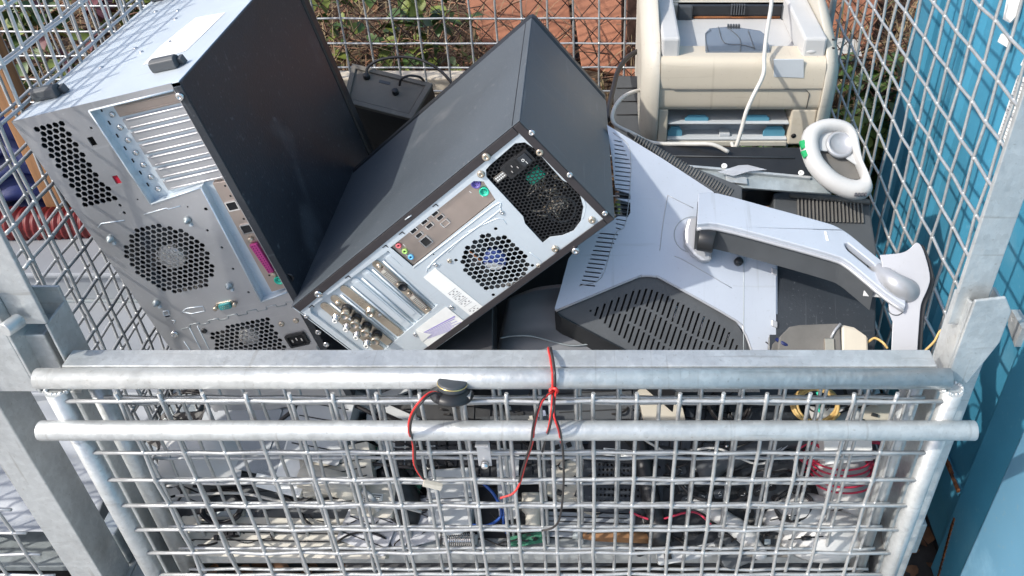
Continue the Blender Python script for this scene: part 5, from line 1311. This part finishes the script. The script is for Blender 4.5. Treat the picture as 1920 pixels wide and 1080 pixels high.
def bramble(x, y, h, n, L, mats, label, sp=.16):
    z = bankz(x, y)-.02; T = Thing('bramble', label, 'plant', (x, y, z)); st = MB(); lv = [MB() for _ in mats]
    for s in range(n):
        a = rr.uniform(0, 6.3); tip = V((x+math.cos(a)*sp*rr.uniform(.4, 1.3), y+math.sin(a)*sp*.5, z+h*rr.uniform(.5, 1.1)))
        mid = V((x, y, z))*.5+tip*.5+V((0, 0, h*.15)); pts = smooth([V((x, y, z)), mid, tip, tip+V((math.cos(a)*.06, 0, -.03))], 5)
        st.tube(pts, [.0022-.0015*k/len(pts) for k in range(len(pts))], 5)
        for k in range(2, len(pts)):
            for _ in range(2):
                if rr.random() < .85: leaf(rr.choice(lv), pts[k]+V((rr.gauss(0, .012), rr.gauss(0, .012), rr.gauss(0, .012))), L*rr.uniform(.6, 1.3), rr.uniform(0, 6.3), rr.uniform(-.5, .9), roll=rr.uniform(-.8, .8))
    T.part('stem', st, drytw, world=True)
    for b, m, nm in zip(lv, mats, ('foliage', 'foliage', 'foliage')):
        if b.f: T.part(nm, b, m, world=True)
G1, G2, G3 = [leafg], [leafg, leafy], [leafr, leafy]
for i, (u, v, y, h, n, L, m, l) in enumerate([
        (835, 110, 1.74, .22, 7, .042, G3, 'purple and yellow bramble leaves beside the left rusty plate'),
        (770, 70, 1.95, .3, 8, .04, G2, 'green bramble above the speaker box'),
        (700, 60, 1.9, .3, 7, .035, G2, 'yellow green weeds just right of the upside down case'),
        (900, 40, 1.75, .16, 4, .04, G3, 'reddish bramble shoot in front of the left rusty plate'),
        (975, 30, 1.76, .14, 3, .05, [leafy], 'yellow green shoot above the tip of the charcoal case'),
        (1150, 170, 1.70, .20, 6, .065, G1, 'broad green leaves behind the right corner of the charcoal case'),
        (1128, 120, 1.72, .12, 3, .05, G2, 'small green shoot between the case tip and the printer'),
        (1640, 90, 1.80, .34, 9, .05, G1, 'tall leafy green weeds between the printer and the blue container'),
        (1600, 170, 1.72, .24, 9, .055, G1, 'low green leaves right of the printer at the back mesh'),
        (1680, 40, 1.78, .3, 8, .045, G2, 'green weeds against the corner of the blue container'),
        (1640, 210, 1.70, .16, 8, .05, G1, 'green leaves low beside the container, above the cradle'),
        (200, 40, 1.85, .3, 9, .04, G2, 'green leaves left of the upside down case'),
        (120, 60, 1.9, .3, 9, .04, G3, 'mixed green and red leaves behind the left mesh'),
        (30, 30, 2.0, .3, 9, .045, G1, 'dark green weeds at the far upper left'),
        (250, 20, 2.1, .3, 8, .05, G2, 'pale leaves behind the top of the left mesh'),
        (620, 30, 2.0, .3, 7, .04, G2, 'yellowish weeds behind the back mesh beside the black side panel')]):
    p = atY(u, v, y); bramble(p.x, y, h, n if u > 1000 else max(3, int(n*.55)), L, m, l)

# ------------------------------------------------------------ in and behind the neighbouring cage
T = Thing('wooden_post', 'upright orange brown wooden post beyond the left mesh', 'post', (-1.07, 1.46, -1.15)); T.part('post', MB().box((-1.087, 1.45, -1.16), (-1.050, 1.485, -.25)), wood, world=True, bev=.003)
T = Thing('tarpaulin', 'crumpled dark blue tarpaulin beyond the left mesh above the red hose', 'tarpaulin', (-1.2, 1.5, -1.0))
T.part('sheet', MB().grid(lambda a, b: (-1.75+.9*a, 1.50+.03*math.sin(23*a+9*b)+.02*math.sin(41*b+7*a), -1.02+.24*b+.015*math.sin(31*a)), 40, 24), tarp, world=True, solid=.002)
T = Thing('corrugated_hose', 'red corrugated hose lying on the grey cabinet below the blue tarpaulin', 'hose', (-1.2, 1.43, -1.0))
n = 260; T.part('hose', MB().tube([(-1.7+.82*k/n, 1.43+.01*math.sin(k*.03), -.968+.004*math.sin(k*.05)) for k in range(n)], [.030+(.004 if k % 4 < 2 else 0) for k in range(n)], 14), redhose, world=True)
T = Thing('metal_cabinet', 'stepped light grey metal cabinet lying in the left cage', 'cabinet', (-1.2, 1.2, -1.16))
T.part('cabinet_body', MB().box((-1.85, 1.30, -1.158), (-.742, 1.60, -1.002)), cabg, world=True, bev=.004)
T.part('lid', MB().box((-1.86, 1.29, -1.0015), (-.741, 1.60, -.990)), cabg, world=True, bev=.004)
T.part('lower_step', MB().box((-1.85, 1.05, -1.158), (-.742, 1.298, -1.062)), cabg, world=True, bev=.004)
T.part('seam', MB().box((-1.85, 1.294, -1.0615), (-.742, 1.2985, -1.057)), galvd, world=True)
T = Thing('sheeting', 'rumpled white plastic sheeting spread on the floor of the left cage', 'plastic sheet', (-1.2, .95, -1.15))
def sh(a, b):
    x, y = -1.88+1.13*a, .79+.30*b; return (x, y, -1.085+.020*NZ.noise(V((x*7, y*9, 1)))+.012*NZ.noise(V((x*17+y*9, y*26, 4)))-.05*(1-min(1, (1-b)*8))*0)
T.part('sheet', MB().grid(sh, 110, 44), sack, world=True, solid=.002)

# ------------------------------------------------------------ blue container
def container():
    T = Thing('shipping_container', 'blue painted steel container standing to the right with rust along its base', 'container', (1.8, .2, GND))
    P = lambda nm, b, m=bluep, **k: T.part(nm, b, m, world=True, **k)
    zt, zb = 1.2, -1.15
    pr = [(1.60, .60), (1.60, .594), (1.515, .594), (1.508, .600), (1.505, .618), (1.488, .618), (1.484, .600), (1.468, .592), (1.445, .592), (1.438, .600), (1.385, .600), (1.382, .622), (1.368, .622), (1.365, .600)]
    y = 1.34; k = 0
    while y > -.9:
        pr += [(y, .600), (y-.012, .608), (y-.10, .608), (y-.112, .600), (y-.150, .600)]; y -= .15
        if .90 > y-.15 > .72: pr += [(.905, .600), (.900, .585), (.855, .585), (.850, .598)]; y = .84
    pts = [V((x, yy, zb)) for yy, x in pr]+[V((.68, pr[-1][0], zb)), V((.68, 1.60, zb))]
    P('side_wall', MB().prism(pts, (0, 0, zt-zb)), bluep, bev=.0012)
    P('end_wall', MB().box((.68, 1.57, GND+.04), (3.0, 1.60, zt)))
    P('roof', MB().box((.58, -1.0, zt), (3.0, 1.62, zt+.03)))
    P('sill', MB().box((.590, -1.0, -1.215), (.66, 1.60, -1.152)), bev=.003)
    P('sill', MB().box((.598, -1.0, -1.31), (.66, 1.60, -1.217)), bev=.003)
    P('skid', MB().box((.61, -.9, GND), (.66, 1.5, -1.311)), dark)
    P('door_leaf', MB().box((.564, -.6, -1.29), (.584, .792, zt)), bluelit, bev=.004)
    P('frame_post', MB().box((.572, .797, -1.31), (.588, .880, zt)), bev=.003)
    b = MB(); r2 = random.Random(8)
    for k in range(34):
        yy = 1.30-k*.0115; ww = r2.uniform(.011, .018); hh = r2.uniform(.001, .009)
        b.box((.5885, yy-ww/2, -1.152), (.5925, yy+ww/2, -1.150+hh))
    P('rust_line', b, rust)
    b = MB()
    for k in range(14): yy = .875-k*.002; b.box((.5705, .846+.0015*k, -1.30+.009*k), (.572, .850+.0015*k, -1.288+.010*k))
    P('rust_line', b, rust)
    def sticker(px, nm='sticker', lines=0):
        q = [atX(u, v, .5905) for u, v in px]; o = P(nm, MB().prism(q, (.003, 0, 0)), paper)
        if lines:
            b = MB(); A, B_, C2, D2 = [V((p.x-.0006, p.y, p.z)) for p in (q[0], q[1], q[2], q[3])]
            for k in range(lines):
                t = .06+.9*k/lines; f = lambda s, t: (A+(B_-A)*s)*(1-t)+(D2+(C2-D2)*s)*t
                e = r2.uniform(.5, .9); b.face([f(.1, t), f(e, t), f(e, t+.012), f(.1, t+.012)])
            P('print', b, inkg, parent=o)
    sticker([(1887, 0), (1916, -20), (1905, 30), (1893, 43), (1880, 36)]); sticker([(1877, 63), (1895, 68), (1890, 90), (1870, 78)]); sticker([(1914, 120), (1930, 90), (1930, 130), (1913, 122)])
    sticker([(1908, 141), (1932, 150), (1896, 284), (1868, 260)], lines=16)
    c = atX(1912, 600, .575); P('lock_bracket', MB().prism([c+V((0, y, z)) for y, z in ((-.03, .012), (.008, .012), (.010, 0), (.003, -.012), (-.03, -.022))], (-.012, 0, 0), [[c+V((0, -.002+.003*math.cos(t), .003+.003*math.sin(t))) for t in (0, 1, 2, 3, 4, 5)]]), galv, bev=.001)
container()
# litter on the ground by the container
b = MB()
for k in range(60):
    x, y = rr.uniform(.42, .64), rr.uniform(.66, 1.1); leaf(b, V((x, y, GND+.004)), rr.uniform(.02, .045), rr.uniform(0, 6.3), rr.uniform(-.3, .2), roll=rr.uniform(-.4, .4))
for k in range(120):
    x, y = rr.uniform(-1, -.4), rr.uniform(.66, .95); leaf(b, V((x, y, GND+.004)), rr.uniform(.02, .045), rr.uniform(0, 6.3), rr.uniform(-.3, .2), roll=rr.uniform(-.4, .4))
o = link('ground_litter', b, leafd); tag(o, 'dead leaves on the dark ground by the cage feet', 'leaves', kind='stuff')

# ------------------------------------------------------------ raise everything, camera, light
GR = {'computer_case': 'computer cases tipped into the cage', 'mesh_cage': 'wire mesh cages side by side', 'power_cable': 'cables round the printer', 'loose_wire': 'loose wire ends',
 'black_box': 'black boxes in the cage', 'keyboard': 'keyboards in the heap', 'perforated_plate': 'perforated plates in the heap', 'circuit_board': 'circuit boards in the heap', 'computer_mouse': 'computer mice in the heap',
 'wire_bundle': 'red wire loops round the white bag', 'cable_coil': 'cable coils in the heap', 'signal_cable': 'cables in the heap', 'scrap_part': 'scrap parts in the heap', 'device_casing': 'casings in the heap',
 'display_plug': 'plugs in the heap', 'rusty_plate': 'rusty plates behind the cage', 'chain_link_fence': 'chain link fence runs', 'bramble': 'weeds and brambles on the bank'}
for o in list(S.objects):
    if o.parent is None and o.get('kind') is None and o.name.split('.')[0] in GR: o['group'] = GR[o.name.split('.')[0]]
for o in list(S.objects):
    if o.parent is None: o.location.z += CZ
cam = bpy.data.cameras.new('camera'); co = bpy.data.objects.new('camera', cam); COL.objects.link(co)
co.location = (0, 0, CZ); co.rotation_euler = (math.pi/2-TH, 0, 0)
cam.sensor_width = 36; cam.lens = F/1920*36; cam.shift_x = -(PX-960)/1920; cam.clip_start = .02; cam.clip_end = 500
S.camera = co
SD = V((.62, .36, -.68)).normalized()          # the way the sunlight travels
w = bpy.data.worlds.new('World'); S.world = w; w.use_nodes = True
nt = w.node_tree; bg = nt.nodes['Background']; sk = nt.nodes.new('ShaderNodeTexSky'); sk.sky_type = 'NISHITA'
sk.sun_disc = False; sk.sun_elevation = math.asin(-SD.z); sk.sun_rotation = math.atan2(-SD.x, -SD.y)
sk.dust_density = 2.4; sk.ozone_density = 1.; sk.air_density = .8
nt.links.new(sk.outputs[0], bg.inputs[0]); bg.inputs[1].default_value = .15
sl = bpy.data.lights.new('sun', 'SUN'); sl.energy = 2.3; sl.angle = math.radians(.8); sl.color = (1, .955, .88)
so = bpy.data.objects.new('sun', sl); COL.objects.link(so); so.rotation_euler = SD.to_track_quat('-Z', 'Y').to_euler(); so.location = (-3, -3, 5)
S.view_settings.view_transform = 'Standard'; S.view_settings.look = 'None'; S.view_settings.exposure = .8; S.view_settings.gamma = 1
